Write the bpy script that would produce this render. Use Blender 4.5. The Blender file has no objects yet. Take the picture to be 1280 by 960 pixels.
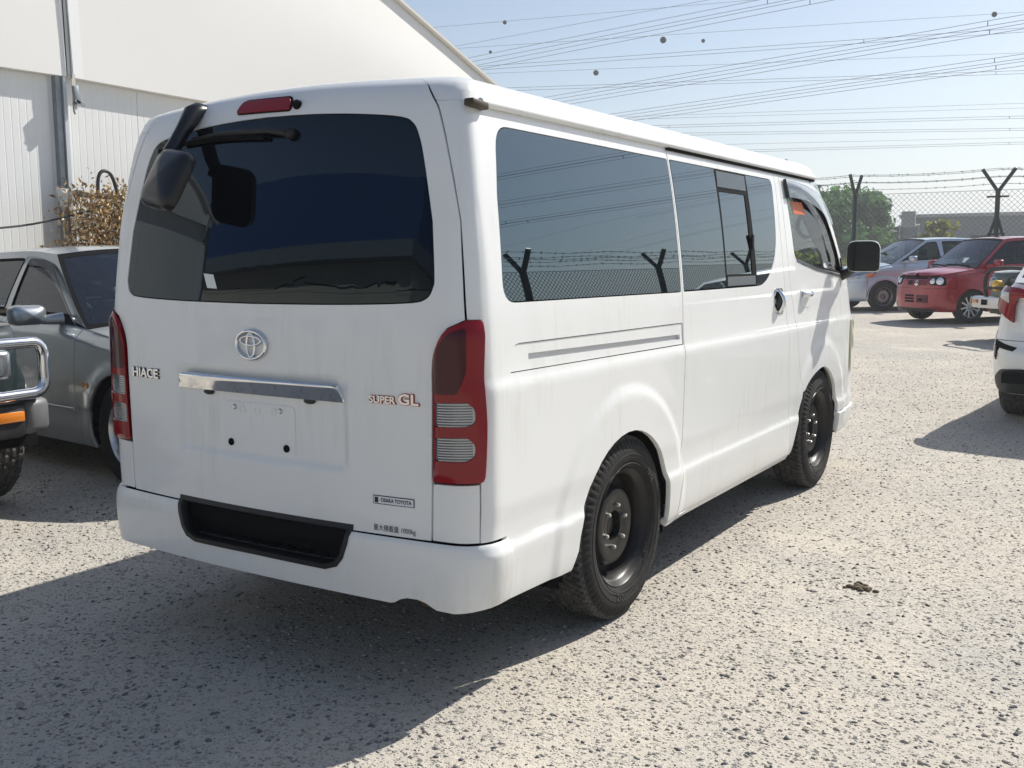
import bpy, bmesh, math, random
import numpy as np
from mathutils import Vector, Matrix

SC = bpy.context.scene
COL = SC.collection
R_ = math.radians

# ------------------------------------------------------------------ camera, sky, sun, exposure
cam_d = bpy.data.cameras.new('camera')
cam = bpy.data.objects.new('camera', cam_d); COL.objects.link(cam)
_F = Vector((-0.53136, 0.83828, -0.12225)); _R = Vector((0.84494, 0.53483, -0.00513)); _U = _R.cross(_F)
cam.matrix_world = Matrix(((_R.x, _U.x, -_F.x, 2.44832), (_R.y, _U.y, -_F.y, -2.30974), (_R.z, _U.z, -_F.z, 1.34096), (0, 0, 0, 1)))
cam_d.sensor_width = 36.0; cam_d.lens = 1264.33 / 1280 * 36
cam_d.clip_start = 0.05; cam_d.clip_end = 3000
SC.camera = cam

SUN_TO = Vector((0.375, 1.05, 1.0)).normalized()
SUN_EL = math.asin(SUN_TO.z); SUN_AZ = math.atan2(SUN_TO.x, SUN_TO.y)
w = bpy.data.worlds.new('World'); SC.world = w; w.use_nodes = True
nt = w.node_tree; nt.nodes.clear()
wo = nt.nodes.new('ShaderNodeOutputWorld'); bg = nt.nodes.new('ShaderNodeBackground')
sky = nt.nodes.new('ShaderNodeTexSky'); sky.sky_type = 'NISHITA'; sky.sun_disc = False
sky.sun_elevation = SUN_EL; sky.sun_rotation = SUN_AZ
sky.air_density = 1.0; sky.dust_density = 1.0; sky.ozone_density = 1.5; sky.altitude = 0
nt.links.new(sky.outputs[0], bg.inputs[0]); bg.inputs[1].default_value = 0.085
nt.links.new(bg.outputs[0], wo.inputs[0])
sd = bpy.data.lights.new('sun', 'SUN'); sun = bpy.data.objects.new('sun', sd); COL.objects.link(sun)
sd.energy = 5.0; sd.angle = R_(0.53); sd.color = (1.0, 0.955, 0.88)
sun.rotation_euler = SUN_TO.to_track_quat('Z', 'Y').to_euler(); sun.location = (5, 14, 30)
SC.view_settings.view_transform = 'Standard'; SC.view_settings.look = 'None'
SC.view_settings.exposure = 0.47; SC.view_settings.gamma = 1.0; SC.view_settings.use_curve_mapping = False
SC.cycles.max_bounces = 8; SC.cycles.transparent_max_bounces = 16

rng = random.Random(7)

# ------------------------------------------------------------------ helpers: objects and tags
def tag(o, label=None, cat=None, group=None, kind=None):
    if label: o['label'] = label
    if cat: o['category'] = cat
    if group: o['group'] = group
    if kind: o['kind'] = kind
    return o
def empty(name, loc=(0, 0, 0), rz=0.0, parent=None):
    o = bpy.data.objects.new(name, None); COL.objects.link(o); o.location = loc; o.rotation_euler = (0, 0, rz)
    o.empty_display_size = 0.1
    if parent: o.parent = parent
    return o
def link(name, me, parent=None, mats=None):
    o = bpy.data.objects.new(name, me); COL.objects.link(o)
    if parent: o.parent = parent
    if mats:
        for m in (mats if isinstance(mats, (list, tuple)) else [mats]): me.materials.append(m)
    return o

class MB:
    """collects faces for one mesh object"""
    def __init__(s): s.v = []; s.f = []; s.m = []; s.mi = 0
    def add(s, vs, fs):
        b = len(s.v); s.v += [tuple(p) for p in vs]
        for f in fs: s.f.append(tuple(i + b for i in f)); s.m.append(s.mi)
    def box(s, c, d, rot=None, taper=1.0, bev=0.0):
        x, y, z = d[0] / 2, d[1] / 2, d[2] / 2
        if bev > 0:
            b = min(bev, x * .95, y * .95, z * .95); vs = []; 
            # chamfered box : three inset rectangles per axis
            bm = bmesh.new(); bmesh.ops.create_cube(bm, size=1.0)
            for v in bm.verts: v.co = Vector((v.co.x * d[0], v.co.y * d[1], v.co.z * d[2]))
            bmesh.ops.bevel(bm, geom=bm.edges[:], offset=b, segments=2, affect='EDGES', profile=0.5)
            bm.verts.index_update()
            vs = [v.co.copy() for v in bm.verts]; fs = [[v.index for v in f.verts] for f in bm.faces]; bm.free()
        else:
            vs = [Vector(p) for p in ((-x, -y, -z), (x, -y, -z), (x, y, -z), (-x, y, -z), (-x, -y, z), (x, -y, z), (x, y, z), (-x, y, z))]
            fs = [(0, 3, 2, 1), (4, 5, 6, 7), (0, 1, 5, 4), (1, 2, 6, 5), (2, 3, 7, 6), (3, 0, 4, 7)]
        if taper != 1.0:
            for v in vs:
                if v.z > 0: v.x *= taper; v.y *= taper
        if rot is not None: vs = [rot @ v for v in vs]
        s.add([v + Vector(c) for v in vs], fs); return s
    def tube(s, path, r, n=8, cap=True, closed=False):
        path = [Vector(p) for p in path]; m = len(path)
        rad = r if isinstance(r, (list, tuple)) else [r] * m
        rings = []; up = None
        for i, p in enumerate(path):
            a = path[(i - 1) % m] if (closed or i > 0) else p; b = path[(i + 1) % m] if (closed or i < m - 1) else p
            t = (b - a)
            if t.length < 1e-9: t = Vector((0, 0, 1))
            t.normalize()
            if up is None: up = Vector((0, 0, 1)) if abs(t.z) < .9 else Vector((1, 0, 0))
            u = up - t * up.dot(t)
            if u.length < 1e-6: u = t.orthogonal()
            u.normalize(); w_ = t.cross(u); up = u
            rings.append([p + (u * math.cos(k * 2 * math.pi / n) + w_ * math.sin(k * 2 * math.pi / n)) * rad[i] for k in range(n)])
        vs = [q for rg in rings for q in rg]; fs = []
        for i in range(m if closed else m - 1):
            j = (i + 1) % m
            for k in range(n):
                l = (k + 1) % n; fs.append((i * n + k, i * n + l, j * n + l, j * n + k))
        if cap and not closed:
            fs.append(tuple(range(n - 1, -1, -1))); fs.append(tuple((m - 1) * n + k for k in range(n)))
        s.add(vs, fs); return s
    def lathe(s, prof, axis='X', n=32, c=(0, 0, 0), closed=False, rmod=None):
        vs = []; fs = []; m = len(prof); c = Vector(c)
        for k in range(n):
            a = k * 2 * math.pi / n; ca, sa = math.cos(a), math.sin(a)
            for i, (r, h) in enumerate(prof):
                rr = r + (rmod(k, i) if rmod else 0)
                if axis == 'X': p = (h, rr * ca, rr * sa)
                elif axis == 'Y': p = (rr * sa, h, rr * ca)
                else: p = (rr * ca, rr * sa, h)
                vs.append(c + Vector(p))
        for k in range(n):
            l = (k + 1) % n
            for i in range(m - 1): fs.append((k * m + i, l * m + i, l * m + i + 1, k * m + i + 1))
            if closed: fs.append((k * m + m - 1, l * m + m - 1, l * m, k * m))
        s.add(vs, fs); return s
    def grid(s, f, us, vs_):
        nu, nv = len(us), len(vs_)
        s.add([f(u, v) for u in us for v in vs_], [(i * nv + j, (i + 1) * nv + j, (i + 1) * nv + j + 1, i * nv + j + 1) for i in range(nu - 1) for j in range(nv - 1)]); return s
    def prism(s, pts, d, flip=False):
        """polygon (3d list) extruded by vector d"""
        n = len(pts); d = Vector(d); a = [Vector(p) for p in pts]; b = [p + d for p in a]
        fs = [tuple(range(n)), tuple(range(2 * n - 1, n - 1, -1))] + [(i, i + n, (i + 1) % n + n, (i + 1) % n) for i in range(n)]
        s.add(a + b, fs); return s
    def ball(s, c, r, nu=12, nv=8, sx=1, sy=1, sz=1):
        pr = [(math.sin(math.pi * j / nv) * r, -math.cos(math.pi * j / nv) * r) for j in range(nv + 1)]
        b = len(s.v); s.lathe(pr, 'Z', nu)
        for i in range(b, len(s.v)):
            v = s.v[i]; s.v[i] = (v[0] * sx + c[0], v[1] * sy + c[1], v[2] * sz + c[2])
        return s
    def build(s, name, mats, parent=None, smooth=None, loc=None):
        me = bpy.data.meshes.new(name); me.from_pydata(s.v, [], s.f)
        mats = mats if isinstance(mats, (list, tuple)) else [mats]
        for m in mats: me.materials.append(m)
        if len(mats) > 1: me.polygons.foreach_set('material_index', s.m)
        bm = bmesh.new(); bm.from_mesh(me); bmesh.ops.recalc_face_normals(bm, faces=bm.faces[:])
        if smooth is not None:
            ang = R_(smooth)
            for f in bm.faces: f.smooth = True
            for e in bm.edges: e.smooth = (len(e.link_faces) == 2 and e.calc_face_angle(9) < ang)
        bm.to_mesh(me); bm.free(); me.update()
        o = bpy.data.objects.new(name, me); COL.objects.link(o)
        if parent: o.parent = parent
        if loc: o.location = loc
        return o

def copy_tree(o, parent=None):
    c = o.copy(); COL.objects.link(c); c.parent = parent
    for ch in list(o.children): copy_tree(ch, c)
    return c

# ------------------------------------------------------------------ helpers: curves in the plane
def catmull(pts, n=10, closed=False):
    pts = [np.array(p, float) for p in pts]; m = len(pts); out = []
    if closed: P = [pts[-1]] + pts + [pts[0], pts[1]]; segs = m
    else: P = [2 * pts[0] - pts[1]] + pts + [2 * pts[-1] - pts[-2]]; segs = m - 1
    for i in range(1, segs + 1):
        p0, p1, p2, p3 = P[i - 1], P[i], P[i + 1], P[i + 2]
        for k in range(n):
            t = k / n
            out.append(.5 * ((2 * p1) + (-p0 + p2) * t + (2 * p0 - 5 * p1 + 4 * p2 - p3) * t * t + (-p0 + 3 * p1 - 3 * p2 + p3) * t ** 3))
    if not closed: out.append(pts[-1])
    return [tuple(p) for p in out]
def rpoly(pts, r, n=5):
    """closed polygon with rounded corners; r = number or list"""
    m = len(pts); out = []
    for i in range(m):
        rr = r[i] if isinstance(r, (list, tuple)) else r
        p = np.array(pts[i], float); a = np.array(pts[i - 1], float); b = np.array(pts[(i + 1) % m], float)
        if rr <= 0: out.append(tuple(p)); continue
        la, lb = np.linalg.norm(a - p), np.linalg.norm(b - p)
        q = min(rr, la * .49, lb * .49)
        s0 = p + (a - p) / la * q; s1 = p + (b - p) / lb * q
        for k in range(n + 1):
            t = k / n; out.append(tuple((1 - t) ** 2 * s0 + 2 * t * (1 - t) * p + t * t * s1))
    return out
def dens(pts, step, closed=True):
    out = []; m = len(pts)
    for i in range(m if closed else m - 1):
        a = np.array(pts[i]); b = np.array(pts[(i + 1) % m]); k = max(1, int(np.linalg.norm(b - a) / step))
        for j in range(k): out.append(tuple(a + (b - a) * j / k))
    if not closed: out.append(tuple(pts[-1]))
    return out
def shrink(pts, d):
    """closed polygon moved inward by d (simple)"""
    m = len(pts); P = [np.array(p, float) for p in pts]
    A = sum(P[i][0] * P[(i + 1) % m][1] - P[(i + 1) % m][0] * P[i][1] for i in range(m)); sg = 1 if A > 0 else -1
    out = []
    for i in range(m):
        a, p, b = P[i - 1], P[i], P[(i + 1) % m]
        e1 = p - a; e2 = b - p
        n1 = np.array((-e1[1], e1[0])) / (np.linalg.norm(e1) + 1e-12) * sg; n2 = np.array((-e2[1], e2[0])) / (np.linalg.norm(e2) + 1e-12) * sg
        n = n1 + n2; l = np.linalg.norm(n); n = n / l if l > 1e-6 else n1
        out.append(tuple(p + n * d / max(.4, float(n @ n1))))
    return out

class Pchip:
    """smooth monotone curve through a table"""
    def __init__(s, x, y):
        s.x = np.array(x, float); s.y = np.array(y, float); h = np.diff(s.x); d = np.diff(s.y) / h; m = np.zeros(len(x))
        for i in range(1, len(x) - 1):
            if d[i - 1] * d[i] > 0:
                w1 = 2 * h[i] + h[i - 1]; w2 = h[i] + 2 * h[i - 1]; m[i] = (w1 + w2) / (w1 / d[i - 1] + w2 / d[i])
        m[0] = d[0]; m[-1] = d[-1]; s.m = m
    def __call__(s, q):
        q = np.asarray(q, float); i = np.clip(np.searchsorted(s.x, q) - 1, 0, len(s.x) - 2)
        h = s.x[i + 1] - s.x[i]; t = np.clip((q - s.x[i]) / h, 0, 1)
        return (s.y[i] * (1 + 2 * t) * (1 - t) ** 2 + h * s.m[i] * t * (1 - t) ** 2 + s.y[i + 1] * t * t * (3 - 2 * t) + h * s.m[i + 1] * t * t * (t - 1))
def sstep(a, b, x):
    t = np.clip((np.asarray(x, float) - a) / (b - a), 0, 1); return t * t * (3 - 2 * t)

# ------------------------------------------------------------------ a sheet-metal (or glass) panel on a mapped surface
def panel(name, loops, fmap, mat, parent, step=(.03, .03), lip=.02, off=0.0, mirror=False, flip=False, soft=.0, cuts=None):
    """loops: outer polygon then holes, in the surface's own 2d chart; fmap(a[],b[],off) -> xyz[]; edges turn inward by lip"""
    bm = bmesh.new(); edges = []
    for lp in loops:
        vs = [bm.verts.new((p[0], p[1], 0)) for p in lp]
        for i in range(len(vs)): edges.append(bm.edges.new((vs[i], vs[(i + 1) % len(vs)])))
    bmesh.ops.triangle_fill(bm, use_beauty=True, use_dissolve=False, edges=edges, normal=(0, 0, 1))
    xs = [v.co.x for v in bm.verts]; ys = [v.co.y for v in bm.verts]
    for ax, (lo, hi), st in ((0, (min(xs), max(xs)), step[0]), (1, (min(ys), max(ys)), step[1])):
        k = math.floor(lo / st) + 1
        while k * st < hi - 1e-5:
            co = [0, 0, 0]; no = [0, 0, 0]; co[ax] = k * st + 1.7e-5; no[ax] = 1
            bmesh.ops.bisect_plane(bm, geom=bm.verts[:] + bm.edges[:] + bm.faces[:], dist=1e-6, plane_co=co, plane_no=no)
            k += 1
    for c in (cuts or []):
        co = [0, 0, 0]; no = [0, 0, 0]; co[c[0]] = c[1]; no[c[0]] = 1
        bmesh.ops.bisect_plane(bm, geom=bm.verts[:] + bm.edges[:] + bm.faces[:], dist=1e-6, plane_co=co, plane_no=no)
    bmesh.ops.remove_doubles(bm, verts=bm.verts[:], dist=2e-5)
    for f in bm.faces:
        f.normal_update()
        if f.normal.z < 0: f.normal_flip()
    bm.verts.ensure_lookup_table(); bm.verts.index_update()
    A = np.array([v.co.x for v in bm.verts]); B = np.array([v.co.y for v in bm.verts])
    e = .003
    P = fmap(A, B, off); Na = fmap(A + e, B, off) - fmap(A - e, B, off); Nb = fmap(A, B + e, off) - fmap(A, B - e, off)
    N = np.cross(Na, Nb); N /= (np.linalg.norm(N, axis=1)[:, None] + 1e-12)
    if flip: N = -N
    out = np.zeros_like(P); bedges = [ed for ed in bm.edges if len(ed.link_faces) == 1]
    for ed in bedges:
        f = ed.link_faces[0]; a, b = ed.verts[0].index, ed.verts[1].index
        d = P[b] - P[a]; n = (N[a] + N[b]) / 2; o = np.cross(d, n)
        c = np.mean([P[v.index] for v in f.verts], axis=0)
        if o @ ((P[a] + P[b]) / 2 - c) < 0: o = -o
        o /= (np.linalg.norm(o) + 1e-12); out[a] += o; out[b] += o
    l = np.linalg.norm(out, axis=1); isb = np.zeros(len(l), bool)
    for ed in bedges: isb[ed.verts[0].index] = True; isb[ed.verts[1].index] = True
    out[isb] /= (l[isb][:, None] + 1e-9)
    if mirror: sx = np.array([-1., 1., 1.]); P = P * sx; N = N * sx; out = out * sx
    faces = [[v.index for v in f.verts] for f in bm.faces]
    rev = bool(flip) != bool(mirror)
    if rev: faces = [fc[::-1] for fc in faces]
    NB = N.copy(); NB[isb] = N[isb] + out[isb] * soft
    NB /= (np.linalg.norm(NB, axis=1)[:, None] + 1e-12)
    verts = P.tolist(); ln = []
    for fc in faces: ln += [NB[i] for i in fc]
    if lip > 0:
        low = {}
        for i in np.nonzero(isb)[0]:
            low[int(i)] = len(verts); verts.append((P[i] - N[i] * lip).tolist())
        for ed in bedges:
            lp = ed.link_loops[0]; a = lp.vert.index; b = lp.link_loop_next.vert.index
            fc = [b, a, low[a], low[b]]; nn = [NB[b] * .4 + out[b], NB[a] * .4 + out[a], out[a], out[b]]
            if rev: fc = fc[::-1]; nn = nn[::-1]
            faces.append(fc); ln += nn
    bm.free()
    me = bpy.data.meshes.new(name); me.from_pydata(verts, [], faces)
    me.polygons.foreach_set('use_smooth', [True] * len(me.polygons))
    ln = np.array(ln); ln /= (np.linalg.norm(ln, axis=1)[:, None] + 1e-12)
    me.normals_split_custom_set(ln.tolist())
    me.materials.append(mat)
    o = bpy.data.objects.new(name, me); COL.objects.link(o)
    if parent: o.parent = parent
    return o

# ------------------------------------------------------------------ materials
def mat(name, col, rough=.5, metal=0., spec=.5, coat=0., ior=1.45, alpha=None, var=0., vscale=3., bump=0., bscale=40., col2=None, emit=None, coat_rough=.03):
    m = bpy.data.materials.new(name); m.use_nodes = True; t = m.node_tree; b = t.nodes['Principled BSDF']
    b.inputs['Base Color'].default_value = (*col, 1); b.inputs['Roughness'].default_value = rough; b.inputs['Metallic'].default_value = metal
    b.inputs['Specular IOR Level'].default_value = spec; b.inputs['IOR'].default_value = ior
    b.inputs['Coat Weight'].default_value = coat; b.inputs['Coat Roughness'].default_value = coat_rough
    if var > 0 or bump > 0: tc = t.nodes.new('ShaderNodeTexCoord')
    if var > 0:
        n = t.nodes.new('ShaderNodeTexNoise'); n.inputs['Scale'].default_value = vscale; n.inputs['Detail'].default_value = 6; n.inputs['Roughness'].default_value = .65
        t.links.new(tc.outputs['Object'], n.inputs['Vector'])
        r = t.nodes.new('ShaderNodeMapRange'); r.inputs['From Min'].default_value = .35; r.inputs['From Max'].default_value = .7; t.links.new(n.outputs['Fac'], r.inputs['Value'])
        r.inputs['To Max'].default_value = var
        x = t.nodes.new('ShaderNodeMix'); x.data_type = 'RGBA'; x.inputs[6].default_value = (*col, 1); x.inputs[7].default_value = (*(col2 or tuple(c * .5 for c in col)), 1)
        t.links.new(r.outputs[0], x.inputs[0]); t.links.new(x.outputs[2], b.inputs['Base Color'])
    if bump > 0:
        n2 = t.nodes.new('ShaderNodeTexNoise'); n2.inputs['Scale'].default_value = bscale; n2.inputs['Detail'].default_value = 5
        t.links.new(tc.outputs['Object'], n2.inputs['Vector'])
        bp = t.nodes.new('ShaderNodeBump'); bp.inputs['Strength'].default_value = bump; bp.inputs['Distance'].default_value = .01
        t.links.new(n2.outputs['Fac'], bp.inputs['Height']); t.links.new(bp.outputs[0], b.inputs['Normal'])
    return m
def glass(name, tint, refl=1.5, rough=.0, strength=1.0):
    m = bpy.data.materials.new(name); m.use_nodes = True; t = m.node_tree; t.nodes.clear()
    o = t.nodes.new('ShaderNodeOutputMaterial'); tr = t.nodes.new('ShaderNodeBsdfTransparent'); tr.inputs[0].default_value = (*tint, 1)
    g = t.nodes.new('ShaderNodeBsdfGlossy'); g.inputs['Roughness'].default_value = rough; g.inputs['Color'].default_value = (.95, .97, 1, 1)
    fr = t.nodes.new('ShaderNodeFresnel'); fr.inputs['IOR'].default_value = refl
    mx = t.nodes.new('ShaderNodeMixShader'); t.links.new(fr.outputs[0], mx.inputs[0]); t.links.new(tr.outputs[0], mx.inputs[1]); t.links.new(g.outputs[0], mx.inputs[2])
    t.links.new(mx.outputs[0], o.inputs[0]); return m

M = {}
def van_paint(name, base, dirt, amt):
    m = mat(name, base, rough=.38, coat=.5, var=amt, vscale=1.3, col2=dirt); t = m.node_tree; b = t.nodes['Principled BSDF']
    tc = t.nodes.new('ShaderNodeTexCoord'); mp = t.nodes.new('ShaderNodeMapping'); mp.inputs['Scale'].default_value = (26, 26, 2.2); n = t.nodes.new('ShaderNodeTexNoise'); n.inputs['Scale'].default_value = 1; n.inputs['Detail'].default_value = 7; n.inputs['Roughness'].default_value = .7
    t.links.new(tc.outputs['Object'], mp.inputs[0]); t.links.new(mp.outputs[0], n.inputs['Vector'])
    n2 = t.nodes.new('ShaderNodeTexNoise'); n2.inputs['Scale'].default_value = 2.6; n2.inputs['Detail'].default_value = 3; t.links.new(tc.outputs['Object'], n2.inputs['Vector'])
    r = t.nodes.new('ShaderNodeMapRange'); r.inputs['From Min'].default_value = .48; r.inputs['From Max'].default_value = .72; r.inputs['To Max'].default_value = .5; t.links.new(n.outputs['Fac'], r.inputs['Value'])
    r2 = t.nodes.new('ShaderNodeMapRange'); r2.inputs['From Min'].default_value = .45; r2.inputs['From Max'].default_value = .68; t.links.new(n2.outputs['Fac'], r2.inputs['Value'])
    mu = t.nodes.new('ShaderNodeMath'); mu.operation = 'MULTIPLY'; t.links.new(r.outputs[0], mu.inputs[0]); t.links.new(r2.outputs[0], mu.inputs[1])
    x = t.nodes.new('ShaderNodeMix'); x.data_type = 'RGBA'; src = b.inputs['Base Color'].links[0].from_socket; t.links.new(src, x.inputs[6]); x.inputs[7].default_value = (*[c * .86 for c in dirt[:2]], dirt[2] * .74, 1); t.links.new(mu.outputs[0], x.inputs[0]); t.links.new(x.outputs[2], b.inputs['Base Color'])
    return m
M['white'] = van_paint('white_van_paint', (.80, .805, .79), (.64, .64, .59), .12)
M['white2'] = van_paint('white_bumper_paint', (.79, .795, .775), (.58, .56, .50), .2)
M['black'] = mat('black_plastic', (.018, .019, .021), rough=.5, var=.5, vscale=9, col2=(.04, .04, .042))
M['gap'] = mat('black_rubber_seal', (.008, .008, .009), rough=.85, spec=.1)
M['lining'] = mat('dark_cabin_lining', (.022, .022, .024), rough=.9, spec=.2)
M['pglass'] = mat('privacy_glass', (.002, .003, .004), rough=.004, spec=.5, ior=2.3)
M['pglass'].node_tree.nodes['Principled BSDF'].inputs['Specular Tint'].default_value = (.62, .86, 1, 1)
M['pglass_rear'] = mat('dark_rear_glass', (.0012, .0022, .005), rough=.004, spec=.5, ior=1.5)
M['pglass_rear'].node_tree.nodes['Principled BSDF'].inputs['Specular Tint'].default_value = (.62, .84, 1, 1)
M['cglass'] = glass('clear_glass', (.88, .95, .93), 1.28)
M['wsglass'] = glass('reflective_windscreen_glass', (.70, .77, .76), 1.75, .01)  # reflectivity raised so the screens mirror more pale sky
M['tglass'] = glass('tinted_car_glass', (.42, .50, .50), 1.5)
M['visor'] = glass('smoked_acrylic', (.62, .66, .68), 1.7, .02)
M['chrome'] = mat('chrome', (.80, .81, .83), rough=.06, metal=1)
M['satin'] = mat('satin_metal', (.55, .56, .58), rough=.3, metal=1)
M['rubber'] = mat('tyre_rubber', (.016, .016, .016), rough=.78, spec=.3, var=.55, vscale=14, col2=(.04, .038, .035), bump=.25, bscale=120)
M['steel_black'] = mat('black_steel_wheel', (.010, .010, .011), rough=.36, spec=.35, var=.5, vscale=8, col2=(.035, .03, .025))
M['steel_grey'] = mat('grey_steel_wheel', (.30, .30, .30), rough=.45, metal=.7, var=.5, vscale=12, col2=(.12, .11, .10))
M['alloy'] = mat('silver_alloy', (.58, .59, .60), rough=.28, metal=.9)
M['alloy_dark'] = mat('grey_alloy', (.42, .42, .42), rough=.32, metal=.9)
M['nut'] = mat('zinc_nut', (.62, .60, .56), rough=.35, metal=.9)
M['red_lens'] = mat('red_lens', (.24, .003, .008), rough=.12, coat=.25, spec=.4)
M['red_lens_dark'] = mat('dark_red_lens', (.055, .003, .007), rough=.08, coat=.1, spec=.4)
M['clear_lens'] = mat('clear_lamp_lens', (.36, .38, .40), rough=.12, metal=.7, coat=1.)
M['amber'] = mat('amber_lens', (.72, .22, .02), rough=.15, coat=1.)
M['yellow'] = mat('yellow_lens', (.80, .48, .03), rough=.15, coat=1.)
M['mirror'] = mat('mirror_glass', (.012, .014, .016), rough=.02, spec=.5, ior=1.6)
M['headlamp'] = mat('bright_lamp_reflector', (.78, .80, .82), rough=.18, metal=.6, coat=1.)
M['seat'] = mat('seat_fabric', (.05, .05, .055), rough=.95, spec=.1, var=.4, vscale=20)
M['seat_grey'] = mat('grey_seat_fabric', (.14, .14, .15), rough=.95, spec=.1, var=.4, vscale=20)
M['paper'] = mat('paper', (.72, .78, .74), rough=.7)
M['sticker_red'] = mat('red_sticker', (.55, .05, .02), rough=.5, var=.8, vscale=60, col2=(.75, .30, .05))
M['ink'] = mat('dark_print', (.02, .022, .035), rough=.5)
M['ink_red'] = mat('red_print', (.45, .02, .02), rough=.4)
M['letter'] = mat('silver_letter', (.66, .67, .68), rough=.15, metal=1)

def text_mesh(s, size, extrude=0.0, spacing=1.0, shear=0.0, bold=0.0):
    cu = bpy.data.curves.new('lettering', 'FONT'); cu.body = s; cu.size = size; cu.extrude = extrude; cu.align_x = 'CENTER'; cu.align_y = 'CENTER'
    cu.space_character = spacing; cu.shear = shear; cu.offset = bold; cu.resolution_u = 3
    ob = bpy.data.objects.new('lettering', cu); COL.objects.link(ob)
    dg = bpy.context.evaluated_depsgraph_get(); me = bpy.data.meshes.new_from_object(ob.evaluated_get(dg))
    bpy.data.objects.remove(ob); bpy.data.curves.remove(cu)
    return me
def text_on(name, s, size, fmap, u, v, mtl, parent, off=.004, extrude=.002, sx=1.0, **k):
    me = text_mesh(s, size, extrude, **k); n = len(me.vertices); co = np.zeros(n * 3)
    me.vertices.foreach_get('co', co); co = co.reshape(-1, 3)
    p = np.array([fmap(np.array([u + c[0] * sx]), np.array([v + c[1]]), off + c[2])[0] for c in co]) if n else co
    me.vertices.foreach_set('co', p.ravel()); me.materials.clear(); me.materials.append(mtl); me.update()
    o = bpy.data.objects.new(name, me); COL.objects.link(o); o.parent = parent
    return o

# ground height: flat round the van, rising a little towards the back fence
def gz(x, y):
    return .016 * float(np.clip(y - 5.0, 0, 16))
# ------------------------------------------------------------------ ground and gravel
def ground_material():
    m = bpy.data.materials.new('compacted_gravel'); m.use_nodes = True; t = m.node_tree; b = t.nodes['Principled BSDF']; N = t.nodes.new; L = t.links.new
    tc = N('ShaderNodeTexCoord')
    def noise(s, d=4, r=.6):
        n = N('ShaderNodeTexNoise'); n.inputs['Scale'].default_value = s; n.inputs['Detail'].default_value = d; n.inputs['Roughness'].default_value = r; L(tc.outputs['Object'], n.inputs['Vector']); return n
    def mixc(f, a, c):
        x = N('ShaderNodeMix'); x.data_type = 'RGBA'
        for i, v in ((6, a), (7, c)):
            if isinstance(v, tuple): x.inputs[i].default_value = (*v, 1)
            else: L(v, x.inputs[i])
        L(f, x.inputs[0]); return x.outputs[2]
    def rng_(v, a, c, lo=0., hi=1.):
        r = N('ShaderNodeMapRange'); r.inputs['From Min'].default_value = a; r.inputs['From Max'].default_value = c; r.inputs['To Min'].default_value = lo; r.inputs['To Max'].default_value = hi; L(v, r.inputs['Value']); return r.outputs[0]
    def mul(a, c):
        x = N('ShaderNodeMath'); x.operation = 'MULTIPLY'; L(a, x.inputs[0])
        if isinstance(c, float): x.inputs[1].default_value = c
        else: L(c, x.inputs[1])
        return x.outputs[0]
    big = noise(.55, 5); med = noise(3.2, 5, .7); fine = noise(240, 3, .7); mid2 = noise(38, 4, .7)
    base = mixc(rng_(big.outputs['Fac'], .35, .65), (.55, .50, .42), (.46, .435, .39))
    base = mixc(rng_(med.outputs['Fac'], .42, .75, 0, .55), base, (.64, .58, .48))
    base = mixc(rng_(fine.outputs['Fac'], .45, .75, 0, .6), base, (.27, .26, .25))
    # embedded stones, two sizes
    hs = []
    for sc, thr, colr in ((55, .70, (.13, .135, .14)), (120, .62, (.17, .165, .16)), (85, .80, (.60, .57, .52))):
        vo = N('ShaderNodeTexVoronoi'); vo.inputs['Scale'].default_value = sc; vo.inputs['Randomness'].default_value = 1; L(tc.outputs['Object'], vo.inputs['Vector'])
        sp = N('ShaderNodeSeparateColor'); L(vo.outputs['Color'], sp.inputs[0])
        pick = rng_(sp.outputs[0], thr, thr + .02)
        shape = rng_(vo.outputs['Distance'], .52, .34)
        f = mul(mul(pick, shape), rng_(mid2.outputs['Fac'], .35, .6))
        base = mixc(f, base, colr); hs.append(f)
    dust = noise(1.3, 6, .62); base = mixc(rng_(dust.outputs['Fac'], .50, .72, 0, .7), base, (.61, .555, .465))
    dk = noise(.8, 5, .6); base = mixc(rng_(dk.outputs['Fac'], .56, .74, 0, .45), base, (.33, .32, .30))
    L(base, b.inputs['Base Color']); b.inputs['Roughness'].default_value = .92; b.inputs['Specular IOR Level'].default_value = .25
    add = N('ShaderNodeMath'); add.operation = 'ADD'; L(hs[0], add.inputs[0]); L(hs[1], add.inputs[1])
    a2 = N('ShaderNodeMath'); a2.operation = 'ADD'; L(add.outputs[0], a2.inputs[0]); L(mul(mid2.outputs['Fac'], 1.3), a2.inputs[1])
    a3 = N('ShaderNodeMath'); a3.operation = 'ADD'; L(a2.outputs[0], a3.inputs[0]); L(mul(fine.outputs['Fac'], .5), a3.inputs[1])
    bp = N('ShaderNodeBump'); bp.inputs['Strength'].default_value = .75; bp.inputs['Distance'].default_value = .008; L(a3.outputs[0], bp.inputs['Height']); L(bp.outputs[0], b.inputs['Normal'])
    return m
M['ground'] = ground_material()
g = MB()
gy = [-400, -200, -100, -50, -30] + list(np.linspace(-20, 60, 161)) + [80, 120, 200, 400, 900, 1500]
gx = [-900, -400, -200, -100, -60] + list(np.linspace(-40, 40, 81)) + [60, 100, 200, 400, 900]
_und = lambda x, y: .012 * math.sin(x * .9 + 1.3) * math.sin(y * .7) * min(1, max(0, (abs(x) - 1.4) / 2)) if abs(x) < 30 and -15 < y < 40 else 0
g.grid(lambda x, y: (x, y, gz(x, y) + _und(x, y)), gx, gy)
tag(g.build('ground', M['ground'], None, 80), kind='structure')
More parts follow.
